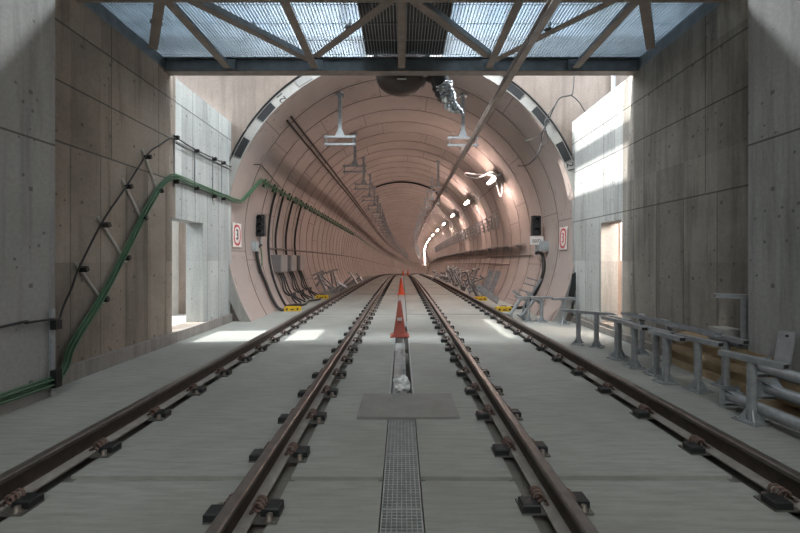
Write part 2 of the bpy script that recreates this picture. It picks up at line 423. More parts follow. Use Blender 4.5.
# (pit)
# pit beyond the left doorway and room beyond the right one
m = MB(); m.bbox((-8.6, 6.0, 0), (-8.3, 9.62, 2.4)); m.bbox((-8.6, 6.0, 0), (-4.45, 6.3, 2.4)); M_PALE = simple('pale_pit_render', (.66, .63, .60), .85, 0, .15, 3); struct(m.build('wall_pit', M_PALE))
m = MB(); m.bbox((-8.6, 6.0, -.1), (-4.45, 9.62, .17)); struct(m.build('floor_pit', M_PALE))
m = MB(); m.bbox((-5.95, 9.25, .17), (-5.36, 9.62, 3.0)); struct(m.build('wall_pit_pilaster', simple('pale_render', (.62, .61, .59), .8, 0, .15, 4)))
M_ROOM = simple('room_plaster', (.56, .46, .40), .8, 0, .2, 3)
m = MB(); m.bbox((6.6, 6.6, 0), (6.8, 9.62, 2.9)); m.bbox((4.45, 6.4, 0), (6.8, 6.6, 2.9)); struct(m.build('wall_side_room', M_ROOM))
m = MB(); m.bbox((4.45, 6.4, 2.7), (6.8, 9.62, 2.9)); struct(m.build('ceiling_side_room', M_ROOM))
m = MB(); m.bbox((4.45, 6.6, -.1), (6.6, 9.62, .17)); struct(m.build('floor_side_room', M_PLINTH))

# ------------------------------------------------------------------ ring numbers and gasket pads at the tunnel mouth
def text_mesh(s, size, mat, name, ext=.003):
    cu = bpy.data.curves.new(name, 'FONT'); cu.body = s; cu.size = size; cu.align_x = 'CENTER'; cu.align_y = 'CENTER'; cu.extrude = ext
    t = bpy.data.objects.new(name, cu); COL.objects.link(t)
    dg = bpy.context.evaluated_depsgraph_get(); me = bpy.data.meshes.new_from_object(t.evaluated_get(dg))
    bpy.data.objects.remove(t); me.materials.clear(); me.materials.append(mat)
    o = bpy.data.objects.new(name, me); COL.objects.link(o); return o
def ring_ang(px, py): return math.atan2(CY + (0) - py - (TZ - CAMZ) * F / MOUTH, px - CX)
for px, py, ro in ((281, 97, PI * .72), (571, 167, -PI * .42)):
    a = ring_ang(px, py); t = text_mesh('21', .24, M_INK, 'ring_number'); t.parent = LIN
    r = (RIN + ROUT) / 2
    t.matrix_local = Matrix.Translation((r * math.cos(a), MOUTH - .004, TZ + r * math.sin(a))) @ Matrix.Rotation(PI / 2, 4, 'X') @ Matrix.Rotation(ro, 4, 'Z')
padinfo = [(243, 148, 'lowest on the left side'), (266, 112, 'middle one on the left side'),
           (306, 83, 'highest on the left side'), (513, 92, 'highest on the right side'),
           (541, 116, 'middle one on the right side'), (563, 152, 'lowest on the right side')]
for i, (px, py, wh) in enumerate(padinfo):
    a = ring_ang(px, py); m = MB(); da = .055 if i != 2 else .045
    pr = []
    for k in range(7):
        t = a - da + 2 * da * k / 6
        for r in (RIN + .03, ROUT - .03):
            for y in (MOUTH, MOUTH - .02): pr.append((r * math.cos(t), y, TZ + r * math.sin(t)))
    fs = []
    for k in range(6):
        o = 4 * k; fs += [(o + 1, o + 5, o + 7, o + 3), (o, o + 1, o + 5, o + 4), (o + 2, o + 6, o + 7, o + 3)]
    fs += [(0, 2, 3, 1), (24, 25, 27, 26)]
    m.add(pr, fs); solo(m, 'gasket_pad', M_BLACK if i != 2 else M_PLY, ('black' if i != 2 else 'grey') + ' packing pad on the tunnel mouth ring, ' + wh, 'pad', 'packing pads on the ring edge')
# black seal hoses around the ring edge
for a0, a1, nm in ((2.05, 2.72, 'left'), (.42, 1.12, 'right')):
    m = MB(); m.tube([((ROUT + .01) * math.cos(t), 9.47, TZ + (ROUT + .01) * math.sin(t)) for t in [a0 + (a1 - a0) * k / 20 for k in range(21)]], .022, 6)
    solo(m, 'seal_hose', M_CABLE, 'black hose curving along the %s outer edge of the tunnel mouth' % nm, 'hose', 'hoses round the tunnel mouth')

# ------------------------------------------------------------------ rails
RAILX = [(-2.42, 'leftmost rail', 2.40), (-.915, 'second rail from the left', 2.33),
         (.915, 'third rail from the left', 2.41), (2.42, 'rightmost rail', 2.44)]
prof = [(-.075, 0), (-.075, .011), (-.012, .030), (-.008, .045), (-.008, .128), (-.034, .140), (-.036, .165), (-.026, .174),
        (.026, .174), (.036, .165), (.034, .140), (.008, .128), (.008, .045), (.012, .030), (.075, .011), (.075, 0)]
pm = {0: 1, 1: 1, 13: 1, 14: 1, 6: 2, 7: 2, 8: 2, 5: 2, 9: 2}
ys = [-3 + i * 1.5 for i in range(176)]
for x0, nm, _ in RAILX:
    m = MB(); k = len(prof); vs = [P(x0 + a, y, .012 + b) for y in ys for a, b in prof]
    for j in range(k):
        m.add([], [])
    o = len(m.v); m.v += vs
    for i in range(len(ys) - 1):
        for j in range(k):
            j2 = (j + 1) % k
            m.f.append([i * k + j, (i + 1) * k + j, (i + 1) * k + j2, i * k + j2]); m.mi.append(pm.get(j, 0)); m.sm.append(False)
    m.f.append(list(range(k - 1, -1, -1))); m.mi.append(0); m.sm.append(False)
    b = Vector((x0, 0, .012))
    tag(m.build('running_rail', [M_RUST, M_DUST, M_HEAD], shift=b, loc=b), 'rusty brown steel rail with worn head, the ' + nm, 'rail', 'running rails')

# ------------------------------------------------------------------ rail fastenings
def helix(c, r, turns, ln, tr, mb, axis='y'):
    pts = []
    for i in range(int(turns * 10) + 1):
        a = 2 * PI * i / 10; u = -ln / 2 + ln * i / (turns * 10)
        pts.append((c[0] + r * math.cos(a), c[1] + u, c[2] + r * math.sin(a)))
    mb.tube(pts, tr, 5)
def fastening():
    e = bpy.data.objects.new('rail_fastening', None); e.empty_display_size = .1; COL.objects.link(e)
    m = MB(); m.box((0, 0, .006), (.42, .15, .012)); m.build('base_plate', M_PLATE, e)
    for s in (-1, 1):
        m = MB(); x, y, z = .105, .10, .046
        c = Vector((s * .155, s * .025, .012)); b = .008
        vs = [c + Vector((i * x / 2, j * y / 2, 0)) for i, j in ((-1, -1), (1, -1), (1, 1), (-1, 1))] + \
             [c + Vector((i * x / 2, j * y / 2, z - b)) for i, j in ((-1, -1), (1, -1), (1, 1), (-1, 1))] + \
             [c + Vector((i * (x / 2 - b), j * (y / 2 - b), z)) for i, j in ((-1, -1), (1, -1), (1, 1), (-1, 1))]
        fs = [(0, 1, 5, 4), (1, 2, 6, 5), (2, 3, 7, 6), (3, 0, 4, 7), (4, 5, 9, 8), (5, 6, 10, 9), (6, 7, 11, 10), (7, 4, 8, 11), (8, 9, 10, 11), (3, 2, 1, 0)]
        m.add(vs, fs); m.build('rubber_block', M_BLACK, e)
        m = MB(); m.lathe([(.030, .012), (.030, .018), (.020, .020), (.020, .042), (.014, .046)], 8, (s * .160, -.048 * s, 0)); m.build('bolt', M_BOLT, e)
        m = MB(); helix((s * .088, .03 if s < 0 else .015, .060), .030, 2.6, .085, .009, m)
        m.tube([(s * .064, -.037, .05), (s * .05, -.045, .045), (s * .05, .045, .045), (s * .064, .037, .05)], .008, 5); m.build('spring_clip', M_CLIP, e)
    return e
def fastening_far(mb=None, M=None):
    m = mb or MB()
    m.box((0, 0, .006), (.44, .17, .012), 0, M)
    for s in (-1, 1):
        m.box((s * .165, .02, .035), (.105, .11, .046), 1, M); m.box((s * .09, 0, .05), (.05, .08, .05), 2, M)
    return m
PITCH = .685
proto = fastening(); used = False
farmesh = None
stuff = MB()
for x0, nm, ph in RAILX:
    for k in range(150):
        y = ph + PITCH * k; loc = P(x0, y, 0)
        if k < 20:
            lab = 'black fastening with rusty clips, %s from the front on %s' % (ORD[k], nm)
            r = proto if not used else dup(proto, loc); used = True
            r.location = loc; tag(r, lab, 'rail fastening', 'fastenings along the ' + nm)
        elif k < 75:
            if farmesh is None:
                o = fastening_far().build('rail_fastening', [M_PLATE, M_BLACK, M_CLIP]); farmesh = o
            else:
                o = farmesh.copy(); COL.objects.link(o)
            o.location = loc; tag(o, 'small distant black fastening on the ' + nm, 'rail fastening', 'fastenings along the ' + nm)
        else:
            fastening_far(stuff, Matrix.Translation(loc))
o = stuff.build('rail_fastening', [M_PLATE, M_BLACK, M_CLIP]); tag(o, 'tiny farthest fastenings of all four rails at the tunnel bend', 'rail fastening', None, 'stuff')

# ------------------------------------------------------------------ drain gratings, cover plate, bag
def grating(y0, y1, lab):
    root = empty('drain_grating', (0, y0, 0), lab, 'grating', 'drain gratings between the tracks')
    m = MB(); nb = 8; w = .118
    for i in range(nb + 1): m.bbox((-w + 2 * w * i / nb - .0025, y0 + .006, -.032), (-w + 2 * w * i / nb + .0025, y1 - .006, -.004))
    part(root, m, 'bearing_bars', M_DRAIN)
    m = MB(); nr = int((y1 - y0) / .028)
    for i in range(1, nr):
        y = y0 + (y1 - y0) * i / nr; m.bbox((-w, y - .003, -.014), (w, y + .003, -.003))
    part(root, m, 'cross_bars', M_DRAIN)
    m = MB()
    for s in (-1, 1): m.bbox((s * w - .004, y0 + .004, -.036), (s * w + .004, y1 - .004, -.002))
    for y in (y0 + .006, y1 - .006): m.bbox((-w, y - .004, -.036), (w, y + .004, -.002))
    part(root, m, 'frame', M_DRAIN)
for a, b, l in ((1.15, 1.77, 'beneath the camera'), (1.77, 2.40, 'nearest the camera'), (2.40, 3.07, 'second from the front'), (3.07, 3.76, 'third from the front, meeting the cover plate')):
    if a > 1.5: grating(a, b, 'galvanised drain grating between the tracks, ' + l)
m = MB(); m.box((.06, 4.06, .012), (.96, .64, .02), 0, None, (0.006, 0.0, .006)); solo(m, 'cover_plate', M_PLY, 'dusty grey rectangular plate laid across the centre drain channel', 'plate')
m = MB(); m.bbox((-.112, 4.45, -.10), (.06, 7.5, -.088), 0); m.bbox((.02, 5.5, -.088), (.035, 8.0, -.02))
for s in (-1, 1): m.bbox((s * .128 - .012, 4.42, -.05), (s * .128 + .008, 9.6, .004))
solo(m, 'channel_lining', M_DRAIN, 'grey metal sheet lining the open drain channel behind the cover plate', 'channel')
m = MB(); strip_y(m, -.115, .115, -.02, 9.0, 60, 2, .03); solo(m, 'channel_cover', M_DRAIN, 'long grey metal strip covering the drain channel beyond the nearest cone', 'channel cover')
# crumpled plastic bag
def crumple(name, mat, r, c, sc, lab, cat, seed, amp=.55, sub=3):
    import bmesh
    bm = bmesh.new(); bmesh.ops.create_icosphere(bm, subdivisions=sub, radius=1)
    for v in bm.verts:
        p = v.co.copy()
        d = 1 + amp * noise.noise(p * 1.6 + Vector((seed, 0, 0))) + .5 * amp * noise.noise(p * 4.2 + Vector((0, seed, 0)))
        v.co = Vector((p.x * sc[0] * d, p.y * sc[1] * d, p.z * sc[2] * d)) * r
    mz = min(v.co.z for v in bm.verts)
    me = bpy.data.meshes.new(name); bm.to_mesh(me); bm.free(); me.materials.append(mat)
    o = bpy.data.objects.new(name, me); COL.objects.link(o); o.location = (c[0], c[1], c[2] - mz); return tag(o, lab, cat)
crumple('plastic_bag', M_BAG, .095, (0.0, 4.60, -.03), (1, .8, .85), 'crumpled white plastic bag lying in the open drain channel', 'bag', 3.1)

# ------------------------------------------------------------------ traffic cones
def cone(loc, lab, mats, sc=1.0):
    root = empty('traffic_cone', loc, lab, 'cone', 'traffic cones between the tracks')
    m = MB(); m.box((0, 0, .011), (.36, .36, .022)); m.box((0, 0, .030), (.29, .29, .016)); m.build('base', mats[0], root)
    m = MB(); m.lathe([(.125, .04), (.118, .06), (.034, .66), (.026, .68), (.018, .68)], 20); m.build('body', mats[1], root)
    m = MB(); m.box((.0, -.094, .34), (.09, .012, .055)); m.build('reflective_band', M_WHITE if mats[2] is None else mats[2], root)
    m = MB(); m.lathe([(.026, .675), (.022, .70), (.012, .70)], 12); m.build('tip', M_PLY, root)
    root.scale = (sc, sc, sc); return root
cone((-.04, 7.75, 0.0), 'dusty orange traffic cone, nearest, standing over the drain channel', (M_ORANGE, M_ORANGE, None))
cone((-.02, 16.9, drop(16.9)), 'bright orange traffic cone, second from the front inside the tunnel', (M_ORANGE2, M_ORANGE2, M_ORANGE2))
cone((.18, 46, drop(46)), 'tiny distant red cone, left of the far pair', (M_ORANGE2, M_ORANGE2, M_ORANGE2))
cone((.75, 47.5, drop(47.5)), 'tiny distant red cone, right of the far pair', (M_ORANGE2, M_ORANGE2, M_ORANGE2))

# ------------------------------------------------------------------ overhead steel deck
root = empty('access_deck', (0, 5.0, 4.75), 'overhead steel grating deck on truss beams spanning the two concrete walls', 'deck')
def ibeam(m, a, b, h, w, t=.014, mi_w=0, mi_b=1):
    y = a[1]; x0, x1, z = a[0], b[0], a[2]
    m.bbox((x0, y - w / 2, z), (x1, y + w / 2, z + t), mi_b); m.bbox((x0, y - w / 2, z + h - t), (x1, y + w / 2, z + h), mi_w)
    m.bbox((x0, y - t / 2, z), (x1, y + t / 2, z + h), mi_w)
m = MB(); ibeam(m, (-4.62, 7.0, 4.74), (4.62, 7.0, 4.74), .25, .17); part(root, m, 'rear_beam', [M_BEAM, M_BEAMB])
m = MB(); ibeam(m, (-4.62, 4.98, 4.74), (4.62, 4.98, 4.74), .25, .17); part(root, m, 'front_beam', [M_BEAM, M_BEAMB])
m = MB()
nb = 190
for i in range(nb):
    x = -4.55 + 9.1 * i / (nb - 1); m.bbox((x - .004, 4.92, 4.995), (x + .004, 7.08, 5.025))
for i in range(5):
    y = 5.1 + 1.8 * i / 4; m.bbox((-4.55, y - .003, 5.018), (4.55, y + .003, 5.026))
part(root, m, 'grating', M_GRATE)
n_ = 170; M_SHEET = sheet_material()
for xa, xb in ((-4.55, -.625), (.725, 4.55)):
    vs = [(xa + (xb - xa) * i / n_, y, 5.042 + .012 * math.cos(PI * i)) for i in range(n_ + 1) for y in (4.92, 7.08)]
    mm = MB(); mm.add(vs, [(2 * i, 2 * i + 2, 2 * i + 3, 2 * i + 1) for i in range(n_)], 0, True)
    part(root, mm, 'roof_sheet', M_SHEET, 'streaky translucent corrugated sheet over the grating')
def angle(a, b, nm='diagonal', w=.12):
    m = MB(); m.bar(a, b, w, .012); d = (Vector(b) - Vector(a)).normalized(); n_ = d.cross(Vector((0, 0, 1))).normalized() * (w / 2)
    m.bar(Vector(a) + n_ + Vector((0, 0, .04)), Vector(b) + n_ + Vector((0, 0, .04)), .012, .08, (0, 0, 1), 1); part(root, m, nm, [M_BEAMB, M_GALV])
for x in (-3.0, -1.5, 0, 1.5, 3.0):
    m = MB(); m.bbox((x - .06, 5.06, 4.78), (x + .06, 6.93, 4.795), 1); m.bbox((x - .008, 5.06, 4.78), (x + .008, 6.93, 4.90), 0); part(root, m, 'strut', [M_BEAM, M_BEAMB])
    m = MB(); m.bbox((x - .13, 6.90, 4.76), (x + .13, 6.915, 4.94)); m.lathe([(.022, 0), (.022, .03)], 6, (x - .08, 6.86, 4.84)); part(root, m, 'gusset_plate', M_BEAM)
for s in (-1, 1):
    for a, b in (((s * 2.8, 5.08, 4.83), (s * 1.56, 6.72, 4.83)), ((s * .09, 5.1, 4.83), (s * 1.42, 6.6, 4.83)), ((s * 3.06, 5.07, 4.83), (s * 3.95, 6.35, 4.83))):
        angle(a, b)
        c = (Vector(a) + Vector(b)) / 2; m = MB(); m.box((c.x, c.y, 4.87), (.16, .10, .012), 0, None, (0, 0, .6)); m.box((c.x, c.y, 4.92), (.012, .10, .10)); part(root, m, 'clip', M_GALV)
for s in (-1, 1):
    m = MB(); m.bbox((s * 4.12, 4.9, 4.79), (s * 4.60, 7.1, 4.99)); part(root, m, 'bearing_channel', M_BEAM)

# girder over the shaft whose shadow crosses the right wall
root = empty('crane_girder', (-1.43, 9.78, 6.85), 'steel crane girder running over the shaft above the deck', 'girder')
m = MB(); m.bbox((-1.52, 6.72, 8.02), (-1.34, 9.95, 8.28)); part(root, m, 'beam', M_BEAM)
m = MB(); m.bbox((-1.53, 9.68, 6.85), (-1.33, 9.88, 8.02)); part(root, m, 'column', M_BEAM)

# dark drum hanging behind the deck, its label and bracket
root = empty('hanging_drum', (.0, 7.75, 4.7), 'dark brown round drum with domed bottom hanging behind the deck beam', 'drum')
m = MB(); m.lathe([(.02, 4.70), (.18, 4.715), (.32, 4.76), (.42, 4.83), (.48, 4.92), (.50, 5.0), (.50, 5.42), (.45, 5.47), (.02, 5.47)], 32, (0, 7.75, 0)); part(root, m, 'shell', M_DRUM)
m = MB(); m.box((.0, 7.345, 4.80), (.17, .012, .05), 0, None, (-.75, 0, 0)); part(root, m, 'label_plate', M_SIGN)
m = MB(); m.tube([(.36, 7.5, 4.87), (.50, 7.45, 4.89)], .03, 8); part(root, m, 'outlet', M_DRUM)
for s in (-1, 1):
    m = MB(); m.bbox((s * .5 - .03, 6.95, 5.3), (s * .5 + .03, 7.85, 5.36)); part(root, m, 'bracket', M_BEAM)
root = empty('machine_housing', (.05, 6.0, 5.03), 'dark machine housing standing on the deck above the drum, seen through the grating', 'machine')
m = MB(); m.bbox((-.62, 5.15, 5.03), (.72, 6.94, 5.42)); part(root, m, 'body', M_DRUM)
m = MB()
for i in range(5): m.bbox((-.62, 5.14, 5.08 + .06 * i), (.72, 5.15, 5.11 + .06 * i))
part(root, m, 'louvre', M_BLACK)

# flexible duct with foil end
root = empty('flexible_duct', at(438, 72, 7.6), 'black flexible duct with torn silver foil end hanging beside the drum', 'duct')
pts = catmull([Vector((.44, 7.7, 5.1)), at(438, 76, 7.5), at(441, 86, 7.6), at(446, 96, 7.6)], 6)
m = MB(); m.tube(pts, [.17 + .012 * math.sin(i * 2.2) for i in range(len(pts))], 16); part(root, m, 'sleeve', M_CABLE)
pts = catmull([at(443, 84, 7.55), at(446, 93, 7.58), at(450, 102, 7.6), at(453, 107, 7.6), at(460, 111, 7.6), at(464, 114, 7.6)], 6)
m = MB(); rr = [.165, .17, .16, .17, .165, .155, .16, .165, .15, .16, .15, .14, .15, .14, .13, .13, .12, .11, .11, .10, .08, .075, .06, .05, .05, .04, .045, .035, .03, .03, .02]
m.tube(pts, [rr[min(i, 30)] for i in range(len(pts))], 18, smooth=False)
for i, p in enumerate(m.v): m.v[i] = p + noise.noise_vector(p * 9) * .035 + noise.noise_vector(p * 23) * .015
part(root, m, 'foil', M_FOIL)

# ------------------------------------------------------------------ overhead conductor rail and hangers
m = MB()
prof2 = [(-.045, 0), (-.045, .02), (-.012, .03), (-.012, .075), (-.05, .085), (-.05, .105), (.05, .105), (.05, .085), (.012, .075), (.012, .03), (.045, .02), (.045, 0)]
yy = [.5 + i * 1.5 for i in range(150)]; k = len(prof2)
m.v = [P(1.64 + a, y, 4.22 + b) for y in yy for a, b in prof2]
for i in range(len(yy) - 1):
    for j in range(k):
        m.f.append([i * k + j, (i + 1) * k + j, (i + 1) * k + (j + 1) % k, i * k + (j + 1) % k]); m.mi.append(0); m.sm.append(False)
m.f.append(list(range(k - 1, -1, -1))); m.mi.append(0); m.sm.append(False)
b = Vector((1.64, .5, 4.22)); tag(m.build('conductor_rail', M_CAST, shift=b, loc=b), 'long straight overhead conductor rail running above the right track', 'conductor rail')

def hanger(mat, rail):
    e = bpy.data.objects.new('overhead_hanger', None); COL.objects.link(e)      # origin on the lining
    m = MB(); m.box((0, 0, -.10), (.22, .2, .02), 0, None, (0, 0, 0)); m.lathe([(.05, -.11), (.08, -.02)], 8); m.build('top_plate', mat, e)
    m = MB(); m.bbox((-.045, -.03, -1.20), (.045, .03, -.1)); m.build('post', mat, e)
    m = MB(); vs = [(x, y, z) for y in (-.02, .02) for x, z in ((-.05, -1.0), (.05, -1.0), (.13, -1.20), (-.13, -1.20))]
    m.add(vs, [(0, 1, 2, 3), (7, 6, 5, 4), (0, 4, 5, 1), (1, 5, 6, 2), (2, 6, 7, 3), (3, 7, 4, 0)]); m.build('gusset', mat, e)
    for z in (-1.22, -1.42):
        m = MB(); m.bbox((-.42, -.025, z - .025), (.42, .025, z + .025)); m.build('crossbar', mat, e)
    for s in (-1, 1):
        m = MB(); m.tube([(s * .36, 0, -1.15), (s * .36, 0, -1.50)], .012, 6); m.build('threaded_rod', M_BEAM, e)
    if rail:
        m = MB(); m.lathe([(.03, -1.62), (.06, -1.58), (.03, -1.55), (.06, -1.51), (.03, -1.44)], 10); m.build('insulator', M_BEAMB, e)
    return e
zt = TZ + math.sqrt(RIN ** 2 - 1.66 ** 2)
ha, hb = hanger(M_GALVL, False), hanger(M_GALVL, True)
for side, yl, pr in ((-1, [10.76 + 3.4 * k for k in range(32)], ha), (1, [10.85] + [18.2 + 3.7 * k for k in range(28)], hb)):
    for k, y in enumerate(yl):
        loc = P(side * 1.66, y, zt + .03); sd = 'left' if side < 0 else 'right'; lab = 'grey overhead hanger frame, %s from the tunnel mouth above the %s track' % (ORD[k], sd) if k < 16 else 'tiny distant overhead hanger frame deep in the tunnel above the %s track' % sd
        r = pr if k == 0 else dup(pr, loc); r.location = loc; tag(r, lab, 'hanger', 'overhead hangers above the %s track' % ('left' if side < 0 else 'right'))

# ------------------------------------------------------------------ pipes and cables along the lining
def along(a, y0, y1, off, step=1.0):            # a line along the tunnel at angle a
    r = RIN - off; n = max(2, int((y1 - y0) / step)); return [P(r * math.cos(a), y0 + (y1 - y0) * i / n, TZ + r * math.sin(a)) for i in range(n + 1)]
def ang(x, z): return math.atan2(z - TZ, x)
aL = ang(-2.86, 1.5 + 3.67)
for da, nm in ((0, 'upper'), (.035, 'lower')):
    m = MB(); p = along(aL + da, 10.3, 250, .03)
    m.tube(p, .028, 6); solo(m, 'lining_pipe', M_RUST, 'dark brown pipe on the upper left tunnel lining, %s of the pair' % nm, 'pipe', 'paired pipes on the upper left lining')
aS = ang(-4.15, 1.82)
m = MB(); m.tube(along(aS, 12.4, 250, .03), .034, 6); solo(m, 'service_pipe', M_PIPE, 'thin grey brown pipe running low along the left tunnel wall', 'pipe')
# right hand cable ledge
aR = ang(4.1, 1.98)
root = empty('cable_ledge', P(4.0, 13.5, 1.9), 'long dusty cable ledge on triangular brackets along the right tunnel wall', 'ledge')
m = MB()
pts = [P(lin_x(1.98) - .10, 13.4 + i * 1.5, 2.0) for i in range(150)]
for a, b in zip(pts[:-1], pts[1:]): m.bar(a, b, .15, .03)
part(root, m, 'shelf', M_DUST)
for k in range(24):
    y = 14 + k * 1.6; x = lin_x(1.9); m = MB(); c = P(x, y, 0)
    vs = [(c.x - .2, y + d, c.z + 1.98) for d in (-.02, .02)] + [(c.x + .02, y + d, c.z + 1.98) for d in (-.02, .02)] + [(c.x + .02, y + d, c.z + 1.80) for d in (-.02, .02)]
    m.add(vs, [(0, 2, 4), (5, 3, 1), (0, 4, 5, 1), (0, 1, 3, 2), (2, 3, 5, 4)]); part(root, m, 'bracket', M_GALV)
# pipes under it
for z, nm, y0 in ((1.62, 'upper', 12.6), (1.30, 'lower', 15.0)):
    m = MB(); m.tube([P(lin_x(z) - .03, y0 + i * 1.5, z) for i in range(81)], .018, 6); solo(m, 'service_pipe', M_BEAMB, 'thin pipe low on the right tunnel wall under the ledge, %s one' % nm, 'pipe', 'pipes under the right ledge')
# empty cable brackets on the right wall
br = None
for k in range(34):
    y = 16.8 + .95 * k; z = 3.1; x = lin_x(z)
    if br is None:
        e = bpy.data.objects.new('cable_bracket', None); COL.objects.link(e)
        m = MB(); m.bbox((-.05, -.03, -.33), (-.01, .03, .33)); m.build('upright', M_BEAM, e)
        for zz in (-.25, -.08, .09, .26):
            m = MB(); m.bbox((-.16, -.02, zz - .015), (-.04, .02, zz + .015)); m.build('arm', M_BEAM, e)
        br = e; r = e
    else: r = dup(br, (0, 0, 0))
    r.location = P(x - .02, y, z)
    r.rotation_euler = (0, -.18, 0)
    lab = ('empty dark cable bracket, %s from the front in the row on the right tunnel wall' % ORD[k]) if k < 20 else 'tiny distant empty cable bracket deep in the row on the right tunnel wall'
    tag(r, lab, 'bracket', 'empty cable brackets on the right tunnel wall')

# tunnel lamps
for k in range(45):
    y = 14.35 + 5.45 * k; x, z = 3.24, 4.31
    lab = ('lit fluorescent tube lamp, %s from the tunnel mouth on the right lining' % ORD[k]) if k < 10 else 'tiny distant lit tube lamp deep in the tunnel on the right lining'
    a = ang(x, z); R1 = RIN
    root = empty('tunnel_lamp', P(R1 * math.cos(a), y, TZ + R1 * math.sin(a)), lab, 'lamp', 'tube lamps along the right lining')
    def q(r, yy): return P(r * math.cos(a), yy, TZ + r * math.sin(a))
    m = MB(); m.bar(q(RIN - .26, y - .50), q(RIN - .26, y + .50), .15, .02, (math.cos(a), 0, math.sin(a))); part(root, m, 'housing', M_GBOX)
    m = MB(); m.tube([q(RIN - .31, y - .48), q(RIN - .31, y + .48)], .028, 8); part(root, m, 'tube', M_LAMP)
    m = MB()
    for d in (-.46, .46): m.bar(q(RIN + .0, y + d), q(RIN - .33, y + d), .05, .025, (0, 1, 0))
    part(root, m, 'holder', M_GBOX)
    if k == 0:
        m = MB(); m.tube(catmull([q(RIN - .12, y - .4), at(476, 174, 14.2), at(466, 173, 14.0), at(466, 176, 14.0), at(478, 178, 14.1), at(490, 172, 14.2), at(498, 176, 14.4), at(502, 188, 14.6), at(500, 196, 14.7), q(RIN - .1, y + .1)], 8), .013, 6)
        part(root, m, 'loose_cable', M_BAG, 'pale looped lead')
m = MB()
pts = []
for k in range(16):
    y = 14.35 + 5.45 * k; a = ang(3.24, 4.31) - .03
    for t in (0, .25, .5, .75):
        yy = y + 5.45 * t; sag = .10 * math.sin(PI * t); aa = a - sag / RIN
        pts.append(P((RIN - .02) * math.cos(aa), yy, TZ + (RIN - .02) * math.sin(aa)))
m.tube(pts, .013, 5); solo(m, 'lamp_cable', M_CABLE, 'thin black supply cable strung between the tunnel lamps', 'cable')
# black hose looping over the tunnel crown
m = MB(); a0, a1 = ang(-1.75, 5.9), ang(2.1, 5.7)
m.tube([P((RIN - .06) * math.cos(t), 24.5, TZ + (RIN - .06) * math.sin(t)) for t in [a0 + (a1 - a0) * i / 20 for i in range(21)]] + [P(2.35, 24.6, 5.2), P(2.2, 24.6, 4.9)], .05, 8)
solo(m, 'crown_hose', M_CABLE, 'black hose looping over the tunnel crown between the hangers', 'hose')

# ------------------------------------------------------------------ green cables and black catenary cable on the left wall
XW = -4.045
gp = [Vector((-3.79, -1.0, .17)), Vector((-3.79, 3.8, .17)), Vector((-3.79, 4.38, .16)), Vector((-3.95, 4.62, .14)), Vector((XW, 4.82, .24)),
      onwall(72, 345, XW), onwall(100, 300, XW), onwall(122, 258, XW), onwall(142, 218, XW), onwall(152, 200, XW), onwall(160, 187, XW), onwall(167, 180, XW), onwall(176, 177, XW),
      onwall(195, 184.5, XW), onwall(222, 195.5, XW), Vector((XW, 9.2, 2.93)), Vector((XW, 9.5, 2.91))]
al1 = ang(-3.9, 3.60)
def lw(z, off=.09): return -lin_x(z, off)
gp += [Vector((lw(2.93), 9.85, 2.91)), Vector((lw(2.98), 10.05, 2.98)), Vector((lw(3.5), 10.72, 3.52)), Vector((lw(3.6), 10.9, 3.62)), Vector((lw(3.6), 11.2, 3.60))] + [P(lw(3.6), 12 + 2 * i, 3.60) for i in range(100)]
gc = catmull(gp, 5)
offs = [(0, .042), (.0, .015), (.0, -.015), (.0, -.042), (.026, .028), (.026, -.026)]
names = ['topmost', 'second from the top', 'third from the top', 'lowest', 'upper one in front', 'lower one in front']
for (u, w), nm in zip(offs, names):
    pts = []
    for i, p in enumerate(gc):
        t = (gc[min(i + 1, len(gc) - 1)] - gc[max(i - 1, 0)]).normalized()
        up = Vector((1, 0, 0)).cross(t); up = up if up.length > .2 else Vector((0, 0, 1)); up.normalize()
        if up.z < 0: up = -up
        pts.append(p + up * w + Vector((u + .012 * math.sin(i * .21 + w * 90) * 0, 0, .006 * math.sin(i * .35 + w * 120))))
    m = MB(); m.tube(pts, .011, 6); solo(m, 'green_cable', M_GREEN, 'green cable in the bundle climbing the left wall, ' + nm, 'cable', 'green cables in the left wall bundle')
bp = [Vector((-3.80, 1.0, .70)), onwall(0, 327, -3.80), onwall(26, 323, -3.80), onwall(52, 319, -3.80), Vector((-3.9, 4.55, .80)), onwall(64, 305, XW), onwall(72, 287, XW), onwall(80, 266, XW), onwall(103, 221, XW), onwall(126, 187, XW), onwall(147, 155, XW),
      onwall(160, 145, XW), onwall(175, 138, XW), onwall(195, 149.5, XW), onwall(222, 162, XW), onwall(232, 166.5, XW), Vector((lw(3.9, .04), 10.4, 3.95)), Vector((lw(3.9, .04), 10.9, 3.95)), Vector((lw(3.85, .04), 11.6, 3.85)), Vector((lw(3.72, .04), 12.6, 3.74))]
m = MB(); m.tube(catmull(bp, 6), .013, 6); solo(m, 'wall_cable', M_CABLE, 'thin black cable zigzagging up the left wall above the green bundle', 'cable')
m = MB(); m.tube(catmull([onwall(176, 143, XW), onwall(195, 152.5, XW), onwall(213, 161.5, XW), onwall(232, 171, XW)], 6), .009, 6); solo(m, 'wall_cable', M_CABLE, 'second thin black cable just below the first on the bright left wall', 'cable')
